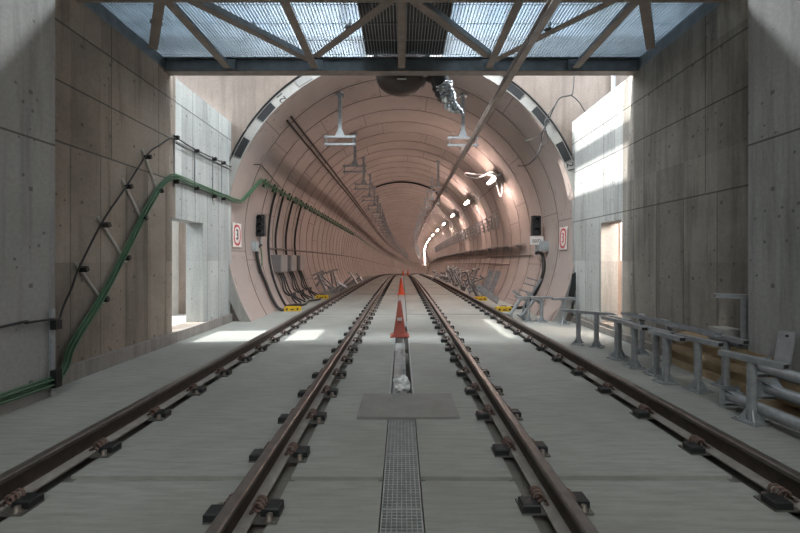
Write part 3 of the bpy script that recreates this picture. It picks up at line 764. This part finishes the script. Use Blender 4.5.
# rods holding cable and bundle
rods = [((75, 262), (104, 303), 'lowest'), ((98, 217), (126, 262), 'second from the bottom'), ((122, 179), (143, 222), 'third from the bottom'), ((142, 149), (159, 195), 'topmost')]
for (a, b, nm) in rods:
    pa, pb = onwall(*a, -4.085), onwall(*b, -4.085)
    root = empty('cable_bracket', (pa + pb) / 2, 'slanted steel cable bracket rod across the climbing green bundle, ' + nm, 'bracket', 'slanted cable brackets on the left wall')
    m = MB(); m.bar(pa, pb, .012, .035, (1, 0, 0)); m.bar(pa, pb, .03, .012, (1, 0, 0)); part(root, m, 'rod', M_BRIGHT)
    for t in (.16, .9):
        c = pa.lerp(pb, t); m = MB(); m.box((c.x + .05, c.y, c.z), (.10, .05, .06), 0, None, (.5, 0, 0)); part(root, m, 'clamp', M_CABLE)
for px, y0, y1, nm in ((174.5, 134, 187, 'at the lit wall edge'), (195, 148, 193, 'second from the dark wall'), (213, 156, 201, 'third from the dark wall'), (222, 160, 203, 'nearest the tunnel mouth')):
    pa, pb = onwall(px, y0, -4.085), onwall(px, y1, -4.085)
    root = empty('cable_bracket', pb, 'thin vertical cable hanger rod on the left wall, ' + nm, 'bracket', 'vertical cable rods on the left wall')
    m = MB(); m.bar(pa, pb, .022, .02, (1, 0, 0)); part(root, m, 'rod', M_GALV)
    for t in (.07, .9):
        c = pa.lerp(pb, t); m = MB(); m.box((c.x + .04, c.y, c.z), (.09, .04, .07)); part(root, m, 'clamp', M_CABLE)
root = empty('cable_post', (-3.80, 4.36, .0), 'galvanised upright cable post on the left pier corner', 'post')
m = MB(); m.bbox((-3.83, 4.34, .0), (-3.80, 4.39, .95)); part(root, m, 'upright', M_GALV)
for z in (.78, .24, .15):
    m = MB(); m.bbox((-3.80, 4.32, z - .05), (-3.735, 4.40, z + .05)); part(root, m, 'clamp', M_CABLE)
# thin brackets on the tunnel lining along the green bundle
gb = None
for k in range(26):
    y = 11.2 + .8 * k; o = None
    if gb is None:
        m = MB(); m.bbox((-.06, -.015, -.12), (.0, .015, .12)); m.bbox((-.06, -.015, -.12), (.08, .015, -.095)); m.bbox((.05, -.012, -.11), (.075, .012, .09)); o = m.build('cable_clip', M_GREEN); gb = o
    else: o = gb.copy(); COL.objects.link(o)
    o.location = P(lw(3.6), y, 3.60); o.rotation_euler = (0, .35, 0)
    tag(o, ('green cable clip, %s from the mouth on the left tunnel lining' % ORD[k]) if k < 20 else 'tiny distant green cable clip on the left tunnel lining', 'clip', 'green cable clips on the left lining')

# vertical black cables down to the cabinets
for k, (y, zb, nm) in enumerate(((12.35, .06, 'nearest, passing left of the cabinets'), (13.15, 1.62, 'second, into the first cabinet'), (14.3, 1.62, 'third, into the middle cabinet'), (15.5, 1.62, 'farthest, into the last cabinet'))):
    z0 = 3.55; pts = [Vector((-lin_x(z0 + (zb - z0) * i / 18, .04), y + (.06 * math.sin(i * .3)), z0 + (zb - z0) * i / 18)) for i in range(19)]
    if k == 0: pts += [Vector((-3.45, 12.5, .04)), Vector((-3.25, 12.9, .03))]
    m = MB(); m.tube(pts, .034, 8); solo(m, 'black_cable', M_CABLE, 'thick black cable down the left tunnel wall, ' + nm, 'cable', 'thick black cables on the left tunnel wall')
for k, (y, nm) in enumerate(((13.0, 'nearest of the three'), (14.15, 'middle of the three'), (15.35, 'farthest of the three'))):
    x = -lin_x(1.35); xb = -lin_x(1.05)
    root = empty('junction_cabinet', (x + .1, y, 1.05), 'grey wall cabinet with cables below on the left tunnel wall, ' + nm, 'cabinet', 'cabinets on the left tunnel wall')
    m = MB(); m.bbox((x - .06, y - .34, 1.06), (x + .28, y + .34, 1.62)); part(root, m, 'body', M_BOXG)
    m = MB(); m.bbox((x + .28, y - .32, 1.08), (x + .295, y + .32, 1.60)); part(root, m, 'door', M_BOXG)
    m = MB(); m.bbox((x - .05, y - .345, 1.07), (x + .27, y - .34, 1.61)); part(root, m, 'side_panel', M_BOXD)
    for j in range(3):
        yy = y - .22 + .2 * j; m = MB()
        m.tube(catmull([(x + .16, yy, 1.08), (x + .28, yy - .02, .80), (x + .36, yy + .10 * (j - 1), .48), (x + .47, yy + .16, .30), (x + .52, yy + .26, .36), (x + .54, yy + .22, .22), (x + .64 + .1 * j, yy + .35, .04)], 6), .027, 6); part(root, m, 'tail_cable', M_CABLE)
m = MB(); m.tube(catmull([(-3.35, 12.0, .04), (-3.1, 12.8, .04), (-3.2, 13.8, .04), (-2.95, 14.4, .04), (-3.05, 14.9, .04)], 8), .03, 6)
solo(m, 'floor_cable', M_CABLE, 'black cable trailing on the floor under the left cabinets', 'cable')

# ------------------------------------------------------------------ signals and signs
def signal(side, px, y, lenses, ztop, zbot, lab, plate):
    z = (ztop + zbot) / 2; x = (px - CX) * y / F
    root = empty('track_signal', (x, y, zbot), lab, 'signal', 'track signals at the tunnel mouth')
    h = ztop - zbot; m = MB(); m.bbox((x - .11, y - .06, zbot), (x + .11, y + .12, ztop)); m.bbox((x - .125, y - .065, zbot + .02), (x + .125, y - .05, ztop - .02)); part(root, m, 'housing', M_BLACK)
    for i in range(lenses):
        zz = zbot + h * (i + .5) / lenses; m = MB()
        m.lathe([(.075, 0), (.075, .01), (.01, .018)], 16, (0, 0, 0), 0, True, Matrix.Translation((x, y - .065, zz)) @ Matrix.Rotation(PI / 2, 4, 'X')); l = part(root, m, 'lens', M_LENS)
        m = MB(); pts = []
        for k in range(9):
            a = PI * k / 8; pts += [(x + .09 * math.cos(a), y - .06, zz + .09 * math.sin(a)), (x + .085 * math.cos(a), y - .17, zz + .085 * math.sin(a))]
        m.add(pts, [(2 * i_, 2 * i_ + 1, 2 * i_ + 3, 2 * i_ + 2) for i_ in range(8)]); part(root, m, 'hood', M_BLACK)
    if plate:
        m = MB(); m.bbox((x - .19, y - .07, zbot - .26), (x + .19, y - .05, zbot - .02)); pl = part(root, m, 'number_plate', M_SIGN, 'white plate with dark characters')
        t = text_mesh('S072', .13, M_INK, 'lettering'); t.parent = pl; t.location = Vector((x, y - .073, zbot - .16)) - root.location; t.rotation_euler = (PI / 2, 0, 0)
        zb = zbot - .26
    else: zb = zbot
    m = MB(); m.tube([(x, y, zb), (x, y, zb - .3)], .03, 8); m.bar((x, y, zb - .26), (side * lin_x(zb - .26) * .99, y, zb - .26), .05, .05); part(root, m, 'bracket', M_GALV)
    return x, y, zb - .3
sx, sy, sz = signal(-1, 261, 11.5, 3, 2.76, 2.14, 'black three-lamp signal head on the left tunnel wall', False)
ux, uy, uz = signal(1, 536, 11.5, 2, 2.73, 2.16, 'black two-lamp signal head with white number plate on right tunnel wall', True)
c = at(254, 246, 11.2); m = MB(); m.bbox((c.x - .16, c.y - .1, c.z - .15), (c.x + .1, c.y + .1, c.z + .13)); m.bbox((c.x - .16, c.y - .115, c.z - .10), (c.x + .02, c.y - .1, c.z + .10)); solo(m, 'connection_box', M_GBOX, 'small grey connection box beside the left signal', 'box')
c = at(544, 246, 11.4); m = MB(); m.bbox((c.x - .14, c.y - .1, c.z - .15), (c.x + .14, c.y + .12, c.z + .14)); m.bbox((c.x - .06, c.y - .12, c.z - .10), (c.x + .10, c.y - .1, c.z + .1)); solo(m, 'connection_box', M_GBOX, 'small grey connection box beside the right signal', 'box')
def onlin(px, py, y, off=.05):
    p = at(px, py, y); z = p.z; return Vector((math.copysign(lin_x(z, off), p.x), y, z))
m = MB(); m.tube(catmull([(sx, sy, sz + .05), Vector((-lin_x(1.75, .07), 11.3, 1.75)), Vector((-lin_x(1.3, .07), 11.25, 1.3)), Vector((-lin_x(.8, .07), 11.4, .8)), Vector((-lin_x(.3, .07), 11.4, .3)), (-3.45, 11.4, .05), (-3.2, 11.5, .04)], 8), .045, 8)
solo(m, 'signal_cable', M_CABLE, 'black cable sweeping down from the left signal to the floor', 'cable')
m = MB(); m.tube(catmull([(ux, uy, uz + .05), at(539, 252, 11.4), at(543, 257, 11.4), Vector((lin_x(1.2, .05), 11.3, 1.2)), Vector((lin_x(.8, .05), 11.3, .8)), Vector((lin_x(.4, .05), 11.4, .4)), (3.55, 11.6, .1), (3.3, 12.0, .04)], 8), .045, 8)
solo(m, 'signal_cable', M_CABLE, 'black cable curving down from the right signal to the floor', 'cable')
m = MB(); m.tube(catmull([at(261, 248, 11.4), at(262, 262, 11.4), at(259, 274, 11.3)], 6), .015, 5); solo(m, 'test_lead', M_GREEN, 'short green lead dangling under the left signal', 'cable')

def sign(side, y, z, w, h, lab):
    x = side * (lin_x(z) - .03)
    root = empty('speed_sign', (x, y, z), lab, 'sign', 'red ringed signs at the tunnel mouth')
    m = MB(); m.box((0, 0, 0), (.012, w, h)); m.build('board', M_SIGN, root)
    m = MB(); pr = []; n = 32
    for k in range(n):
        a = 2 * PI * k / n; c, s = math.cos(a), math.sin(a)
        ex = lambda v, p: math.copysign(abs(v) ** p, v)
        for sc in (1.0, .72):
            pr.append((-side * .009, ex(c, .8) * w * .42 * sc, ex(s, .75) * h * .44 * (1 if sc == 1 else .80)))
    m.add(pr, [(2 * k, 2 * k + 1, (2 * k + 3) % (2 * n), (2 * k + 2) % (2 * n)) for k in range(n)]); m.build('ring', M_RED, root)
    t = text_mesh('3', h * .62, M_INK if side < 0 else M_RED, 'numeral'); t.parent = root; t.location = (-side * .011, 0, 0)
    t.rotation_euler = (PI / 2, 0, PI / 2 if side < 0 else -PI / 2); t.scale = (.85, 1, 1)
    root.rotation_euler = (0, side * math.atan2(z - TZ, lin_x(z)) * -1, 0)
sign(-1, 10.05, 2.09, .52, .60, 'white sign with red oval ring and numeral on left of the tunnel mouth')
sign(1, 10.25, 2.02, .48, .58, 'faded white sign with red ring and numeral on right of the tunnel mouth')

# ------------------------------------------------------------------ yellow cases
for (x, y, nm, rz) in ((-3.13, 11.5, 'nearer one on the left beneath the cabinets', .1), (-3.0, 15.1, 'farther one on the left by the scrap pile', -.1), (2.9, 11.4, 'nearer one on the right beside the rail', .1), (2.82, 14.4, 'farther one on the right by the scrap pile', -.05)):
    root = empty('yellow_case', (x, y, drop(y)), 'yellow box on the tunnel floor, ' + nm, 'case', 'yellow boxes beside the rails')
    m = MB(); m.box((0, 0, .055), (.46, .2, .11)); m.box((0, 0, .12), (.40, .16, .02)); m.build('body', M_YEL, root)
    m = MB()
    for s in (-1, 1): m.box((s * .15, -.103, .06), (.05, .012, .05))
    m.box((0, -.103, .05), (.10, .012, .03)); m.build('latch', M_CABLE, root)
    m = MB(); m.tube([(-.09, 0, .125), (-.09, 0, .15), (.09, 0, .15), (.09, 0, .125)], .012, 6); m.build('handle', M_CABLE, root)
    root.rotation_euler = (0, 0, rz)

# ------------------------------------------------------------------ T-shaped posts
def tpost_mesh(h=.55, L=.56):
    e = bpy.data.objects.new('support_post', None); e.empty_display_size = .1; COL.objects.link(e)
    m = MB(); m.box((0, 0, .007), (.21, .21, .014))
    for i in (-1, 1):
        for j in (-1, 1): m.lathe([(.014, .014), (.014, .028)], 6, (i * .08, j * .08, 0))
    m.build('base_plate', M_GALV, e)
    m = MB(); m.lathe([(.040, .014), (.040, h)], 16); m.build('tube', M_GALV, e)
    m = MB()
    for k in range(4):
        a = PI / 4 + k * PI / 2; c, s = math.cos(a), math.sin(a); t = Vector((-s, c, 0)) * .004
        p = [Vector((c * .038, s * .038, .014)), Vector((c * .10, s * .10, .014)), Vector((c * .038, s * .038, .12))]
        m.add([q_ + t for q_ in p] + [q_ - t for q_ in p], [(0, 1, 2), (5, 4, 3), (0, 3, 4, 1), (1, 4, 5, 2), (2, 5, 3, 0)])
    m.build('gusset', M_GALVL, e)
    m = MB(); w, hh, t = .085, .05, .005
    m.bbox((-L / 2, -w / 2, h + hh - t), (L / 2, w / 2, h + hh)); m.bbox((-L / 2, -w / 2, h), (L / 2, w / 2, h + t))
    for s in (-1, 1): m.bbox((-L / 2, s * w / 2 - t / 2, h + t), (L / 2, s * w / 2 + t / 2, h + hh - t))
    m.box((0, 0, h + hh / 2), (L - .03, w - .012, hh - .012), 1); m.build('top_channel', [M_GALV, M_INK], e)
    return e
TP = tpost_mesh(); TL = tpost_mesh(.92, .5)
tposts = [(3.22, 3.68, 1.95, 'nearest the camera, beside the lying tubes'), (3.79, 4.68, 1.75, 'against the timber, behind the nearest one'), (3.37, 4.55, 1.90, 'second from the front in the row'),
          (3.20, 4.84, 1.75, 'third from the front in the row'), (3.28, 5.16, 1.8, 'fourth from the front in the row'), (3.21, 5.52, 1.65, 'fifth from the front in the row'),
          (3.34, 6.15, 1.75, 'sixth from the front in the row'), (3.22, 5.98, 1.9, 'seventh in the row, leaning into the close pair'), (3.30, 6.78, 2.6, 'second from the far end, in the sunlight'), (3.10, 7.02, 2.75, 'at the far sunlit end of the row'),
          (3.78, 6.3, 1.2, 'short of the doorway, behind the row'), (3.82, 5.72, 1.45, 'between the row and the wall')]
for i, (x, y, rz, nm) in enumerate(tposts):
    r = TP if i == 0 else dup(TP, (x, y, 0)); r.location = (x, y, 0); r.rotation_euler = (0, 0, rz - .15)
    tag(r, 'upright T-shaped post on the right, ' + nm, 'post', 'T-shaped posts along the right wall')
# group by the tunnel mouth
for (x, y, rz, rx, nm) in ((3.02, 9.55, .1, 0, 'left one of the standing trio at the tunnel mouth'), (3.32, 9.5, .1, 0, 'middle one of the standing trio at the tunnel mouth'), (3.72, 9.2, .1, 0, 'right one of the standing trio at the tunnel mouth'),
                           (2.66, 9.9, .2, .62, 'left one of the tilted pair at the tunnel mouth'), (2.9, 9.7, .2, .66, 'right one of the tilted pair at the tunnel mouth')):
    r = dup(TP, (x, y, .0 if not rx else .07), (0, rx, rz)); tag(r, 'T-shaped post, ' + nm, 'post', 'T-shaped posts at the tunnel mouth')
# timber stack with block and a post on top
for k in range(5):
    for j in range(1):
        m = MB(); z0 = .003 + k * .097; m.box((3.91 + .05 * (k % 2), 5.05 - .05 * k, z0 + .046), (.18, 1.65 - .12 * (k % 3), .092), 0, None, (0, 0, .01 * (k % 3 - 1)))
        solo(m, 'timber_plank', M_WOOD, 'rough tan timber plank stacked along the right wall, %s in the stack' % ['lowest', 'second from the bottom', 'middle', 'second from the top', 'topmost'][k], 'plank', 'stacked timber planks')
m = MB(); m.box((3.93, 4.86, .575), (.22, .24, .17)); solo(m, 'concrete_block', M_BLOCK, 'pale concrete block resting on top of the timber stack', 'block')
r = dup(TP, (3.93, 4.58, .491), (0, 0, -.45)); tag(r, 'galvanised T-shaped post standing on the timber stack against the wall', 'post', 'T-shaped posts along the right wall')
m = MB(); a, b = Vector((3.44, 6.2, .633)), Vector((3.52, 4.45, .633)); m.bar(a, b, .085, .006); 
for s in (-1, 1):
    o = Vector((s * .04, 0, .022)); m.bar(a + o, b + o, .005, .045)
solo(m, 'steel_channel', M_GALV, 'long galvanised channel lying along the tops of the T-shaped posts', 'channel')
# lying tubes at the right edge
def lying(x, y0, y1, z, lab, r=.055):
    root = empty('steel_tube', (x, (y0 + y1) / 2, z - r), lab, 'tube', 'steel tubes lying by the right pier')
    m = MB(); m.tube([(x, y0, z), (x, y1, z)], r, 18); part(root, m, 'barrel', M_GALV)
    m = MB(); m.bbox((x - .1, y1, z - .1), (x + .1, y1 + .014, z + .1)); part(root, m, 'end_plate', M_GALV)
    m = MB()
    for a in range(4):
        t = PI / 4 + a * PI / 2; c, s = math.cos(t), math.sin(t)
        m.add([(x + c * .05, y1, z + s * .05), (x + c * .11, y1, z + s * .11), (x + c * .05, y1 - .11, z + s * .05), (x + c * .05 + .006, y1, z + s * .05), (x + c * .11 + .006, y1, z + s * .11), (x + c * .05 + .006, y1 - .11, z + s * .05)],
              [(0, 1, 2), (5, 4, 3), (0, 3, 4, 1), (1, 4, 5, 2), (2, 5, 3, 0)])
    part(root, m, 'gusset', M_GALVL)
lying(3.30, 2.2, 4.02, .12, 'galvanised tube lying lowest behind the nearest T-shaped post')
lying(3.47, 2.2, 3.78, .27, 'galvanised tube lying in the middle of the pile by the right pier')
lying(3.58, 2.2, 3.98, .42, 'galvanised tube lying topmost in the pile by the right pier')
m = MB(); m.box((3.62, 3.1, .055), (.36, 1.7, .11)); solo(m, 'packing_timber', M_WOOD, 'dark timber bearer under the lying tubes by the right pier', 'timber')
m = MB(); m.box((3.66, 3.1, .21), (.22, 1.6, .10)); solo(m, 'packing_timber', M_WOOD, 'upper timber bearer under the topmost lying tube', 'timber')
m = MB(); m.box((3.62, 3.1, .31), (.10, 1.6, .10)); solo(m, 'packing_timber', M_WOOD, 'narrow timber packing wedged right beneath the topmost lying tube', 'timber')
root = empty('flat_bar', (3.74, 3.92, .40), 'flat galvanised bar with one hole leaning on the right pier', 'bar')
m = MB(); m.bar((3.70, 3.92, .30), (3.81, 3.95, .78), .17, .012, (1, 0, 0)); part(root, m, 'plate', M_GALV)
m = MB(); m.lathe([(.013, -.002), (.013, .009)], 10, (0, 0, 0), 0, True, Matrix.Translation((3.788, 3.93, .74)) @ Matrix.Rotation(-PI / 2, 4, 'Y')); part(root, m, 'hole', M_INK)

# ladder-like comb bracket leaning at the tunnel mouth and dark rubber sheet
root = empty('comb_bracket', (3.35, 10.4, .05), 'dark toothed steel bracket leaning on the right tunnel wall', 'bracket')
pa, pb = Vector((3.15, 10.3, .3)), Vector((3.60, 10.3, .98))
m = MB(); m.bar(pa, pb, .05, .04); m.bar(pa, Vector((3.1, 10.3, .0)), .05, .04); part(root, m, 'upright', M_BEAM)
for t in (.2, .45, .7, .9):
    c_ = pa.lerp(pb, t); m = MB(); m.bar(c_, c_ + Vector((-.34, 0, .10)), .03, .025); part(root, m, 'tooth', M_BEAM)
m = MB(); vs = []; out = [(568, 296), (571, 283), (572, 274), (576, 272), (577, 284), (574, 297)]
for d in (0, .05):
    vs += [at(px, py, 9.46 - d) for px, py in out]
m.add(vs, [(5, 4, 3, 2, 1, 0), (6, 7, 8, 9, 10, 11)] + [(i, (i + 1) % 6, 6 + (i + 1) % 6, 6 + i) for i in range(6)])
solo(m, 'rubber_sheet', M_BLACK, 'ragged black rubber sheet stuck in the lower right corner of the portal', 'sheet')

# ------------------------------------------------------------------ scrap piles along the tunnel walls
def lowest(e, M):
    z = 1e9
    for ch in e.children:
        for v in ch.data.vertices: z = min(z, (M @ v.co).z)
    return z
def reach(e, M):
    x = -1e9
    for ch in e.children:
        for v in ch.data.vertices: x = max(x, abs((M @ v.co).x))
    return x
def flatbar():
    e = bpy.data.objects.new('steel_channel', None); COL.objects.link(e)
    m = MB(); m.bbox((-.10, -.035, 0), (.10, -.029, 1.05)); m.bbox((-.10, -.035, 0), (-.094, .035, 1.05)); m.bbox((.094, -.035, 0), (.10, .035, 1.05)); m.build('web', M_GALV, e)
    m = MB(); m.box((0, -.04, .95), (.03, .006, .03)); m.build('slot', M_INK, e)
    return e
FB = flatbar()
first_fb = True
def scatter(e, x, y, eul, lab, cat, grp, first=False, lift=0.0):
    R = Euler(eul).to_matrix().to_4x4(); lz = lowest(e, R)
    bx = bend(y); sg = 1 if x > 0 else -1; over = 0
    for ch in e.children:
        for v in ch.data.vertices:
            q_ = R @ v.co; over = max(over, sg * (q_.x + x) - lin_x(max(0, q_.z - lz + lift)) + .02)
    loc = Vector((x - sg * over + bx, y, drop(y) - lz + .003 + lift))
    global tl_used
    if e is TL and not tl_used: first = True; tl_used = True
    r = e if first else dup(e, loc, eul); r.location = loc; r.rotation_euler = eul
    return tag(r, lab, cat, grp)
k_rnd = random.Random(3)
def k_(): return k_rnd.random() < .6
tl_used = False
LT = 'galvanised T-shaped post in the jumbled pile by the left tunnel wall'
for (x, y, eu) in ((-3.10, 16.6, (.1, -.42, .3)), (-2.95, 17.2, (1.2, .5, .4)), (-3.0, 17.3, (.3, -.7, .3)), (-2.75, 17.9, (.2, 1.0, -.3)), (-2.95, 18.5, (.3, .8, .2)), (-2.8, 18.9, (1.0, .7, 1.2)), (-3.15, 18.4, (.2, -.3, .8)), (-2.85, 17.4, (.5, -1.0, .2)), (-2.75, 19.6, (.5, .9, .2)), (-2.9, 18.0, (.1, -.8, .1)), (-3.1, 19.4, (-.3, -.2, .4))):
    scatter(TL if y > 17 or k_() else TP, x, y, eu, LT, 'post', 'jumbled posts by the left tunnel wall')
LB = 'wide channel leaning against the right tunnel wall, '
for i, (x, y, eu, nm) in enumerate(((3.30, 15.2, (.1, .35, .2), 'nearest of three'), (3.22, 15.8, (.1, .30, -.1), 'middle of three'), (3.30, 16.6, (.05, .42, .1), 'farthest of three'))):
    scatter(FB, x, y, eu, LB + nm, 'channel', 'channels leaning on the right wall', first=(i == 0))
LF = 'steel channel propped up on the right tunnel floor, '
for (x, y, eu, nm) in ((3.2, 13.3, (.0, -1.05, .5), 'nearer one beside the yellow boxes'), (3.0, 15.9, (.2, -1.0, .9), 'farther one by the leaning channels')):
    scatter(FB, x, y, eu, LF + nm, 'channel', 'fallen channels on the right')
LR = 'galvanised T-shaped post in the jumbled pile by the right tunnel wall'
rnd = random.Random(5)
for k in range(30):
    y = 16.6 + k * .5 + rnd.uniform(-.3, .3); x = 3.05 + rnd.uniform(-.22, .24)
    eu = (rnd.uniform(.2, 1.4) * rnd.choice((-1, 1)), rnd.uniform(-.7, .7), rnd.uniform(0, 6.28))
    scatter(TL if y > 17 or k_() else TP, x, y, eu, LR, 'post', 'jumbled posts by the right tunnel wall', lift=.16 * (k % 2))

# ------------------------------------------------------------------ portal extras
m = MB(); m.tube([(5.05, 9.55, 4.78), (5.05, 9.55, 6.6)], .05, 10); solo(m, 'vertical_pipe', M_GALV, 'grey vertical pipe on the brown portal wall above the right wall', 'pipe')
w1 = [at(574, 76, 9.4), at(573, 90, 9.38), at(571, 95, 9.38), at(560, 98, 9.36), at(554, 108, 9.36), at(548, 122, 9.36), at(542, 134, 9.38), at(541, 145, 9.4), at(536, 157, 9.42), at(527, 165, 9.8), at(518, 166, 10.6)]
m = MB(); m.tube(catmull(w1, 6), .016, 5); solo(m, 'loose_wire', M_CABLE, 'thin dark wire dangling from the deck over the right ring edge', 'wire', 'loose wires at the right ring')
w2 = [at(571, 95, 9.38), at(578, 101, 9.45), at(584, 110, 9.5), at(588, 118, 9.5)]
m = MB(); m.tube(catmull(w2, 6), .012, 5); solo(m, 'loose_wire', M_CABLE, 'short thin wire curving onto the right wall top', 'wire', 'loose wires at the right ring')
w3 = [at(556, 104, 9.36), at(545, 122, 9.34), at(548, 140, 9.34), at(541, 147, 9.36), at(545, 131, 9.34), at(535, 138, 9.4), at(525, 141, 9.6)]
m = MB(); m.tube(catmull(w3, 6), .012, 5); solo(m, 'loose_wire', M_CABLE, 'tangled grey wire looping in front of the right ring edge', 'wire', 'loose wires at the right ring')
# lamp tube in the side room
root = empty('room_lamp', (5.3, 7.2, 2.6), 'lit ceiling tube lamp in the side room behind the right doorway', 'lamp')
m = MB(); m.tube([(4.9, 7.2, 2.6), (6.1, 7.2, 2.6)], .03, 10); part(root, m, 'tube', M_LAMPW)
m = MB(); m.bbox((4.85, 7.16, 2.64), (6.15, 7.24, 2.70)); part(root, m, 'housing', M_GBOX)
root = empty('wall_conduit', (4.85, 8.75, 1.5), 'white vertical conduit inside the right doorway', 'conduit')
m = MB(); m.tube([(4.87, 8.9, 1.45), (4.87, 8.9, 2.35)], .03, 10); part(root, m, 'tube', M_SIGN)
m = MB(); m.bbox((4.84, 8.88, 2.33), (4.90, 9.0, 2.68)); part(root, m, 'holder', M_GBOX)

# ------------------------------------------------------------------ light
w = bpy.data.worlds.new('sky'); scene.world = w; w.use_nodes = True; nt = w.node_tree
bg = nt.nodes['Background']
tc = nt.nodes.new('ShaderNodeTexCoord'); nz = nt.nodes.new('ShaderNodeTexNoise'); nz.inputs['Scale'].default_value = 3.5; nz.inputs['Detail'].default_value = 5
nt.links.new(tc.outputs['Generated'], nz.inputs['Vector'])
cr = nt.nodes.new('ShaderNodeValToRGB'); cr.color_ramp.elements[0].position = .35; cr.color_ramp.elements[1].position = .65
cr.color_ramp.elements[0].color = (.52, .66, .80, 1); cr.color_ramp.elements[1].color = (.95, .98, 1.0, 1)
nt.links.new(nz.outputs['Fac'], cr.inputs[0]); nt.links.new(cr.outputs[0], bg.inputs['Color']); bg.inputs['Strength'].default_value = 3.0
sun = bpy.data.lights.new('sun', 'SUN'); sun.energy = 6.5; sun.angle = .012; sun.color = (1, .98, .95)
so = bpy.data.objects.new('sun', sun); COL.objects.link(so); so.location = (-10, 5, 14)
so.rotation_euler = Vector((.79, .062, -.62)).to_track_quat('-Z', 'Y').to_euler()
al = bpy.data.lights.new('unseen_fill_light', 'AREA'); al.shape = 'RECTANGLE'; al.size = 5; al.size_y = 8; al.energy = 440; al.color = (.97, .99, .97)  # unseen fill added behind the camera to brighten the foreground
ao = bpy.data.objects.new('unseen_fill_light', al); COL.objects.link(ao); ao.location = (0, -6, 7.8)

sl = bpy.data.lights.new('shaft_skylight', 'AREA'); sl.shape = 'RECTANGLE'; sl.size = 3.0; sl.size_y = .45; sl.energy = 560; sl.color = (.93, .97, 1)
sk = bpy.data.objects.new('shaft_skylight', sl); COL.objects.link(sk); sk.location = (-.2, 7.0, 8.25)

# ------------------------------------------------------------------ camera
cam = bpy.data.cameras.new('camera'); cam.sensor_width = 36; cam.lens = 18.0; cam.shift_x = -(CX - 400) / 800; cam.shift_y = -(266.5 - CY) / 800
cam.clip_start = .05; cam.clip_end = 400
co = bpy.data.objects.new('camera', cam); COL.objects.link(co); co.location = (0, 0, CAMZ); co.rotation_euler = (PI / 2, 0, 0); scene.camera = co
scene.view_settings.view_transform = 'Standard'; scene.view_settings.look = 'None'; scene.view_settings.gamma = 1; scene.view_settings.use_curve_mapping = False
scene.view_settings.exposure = 0.52
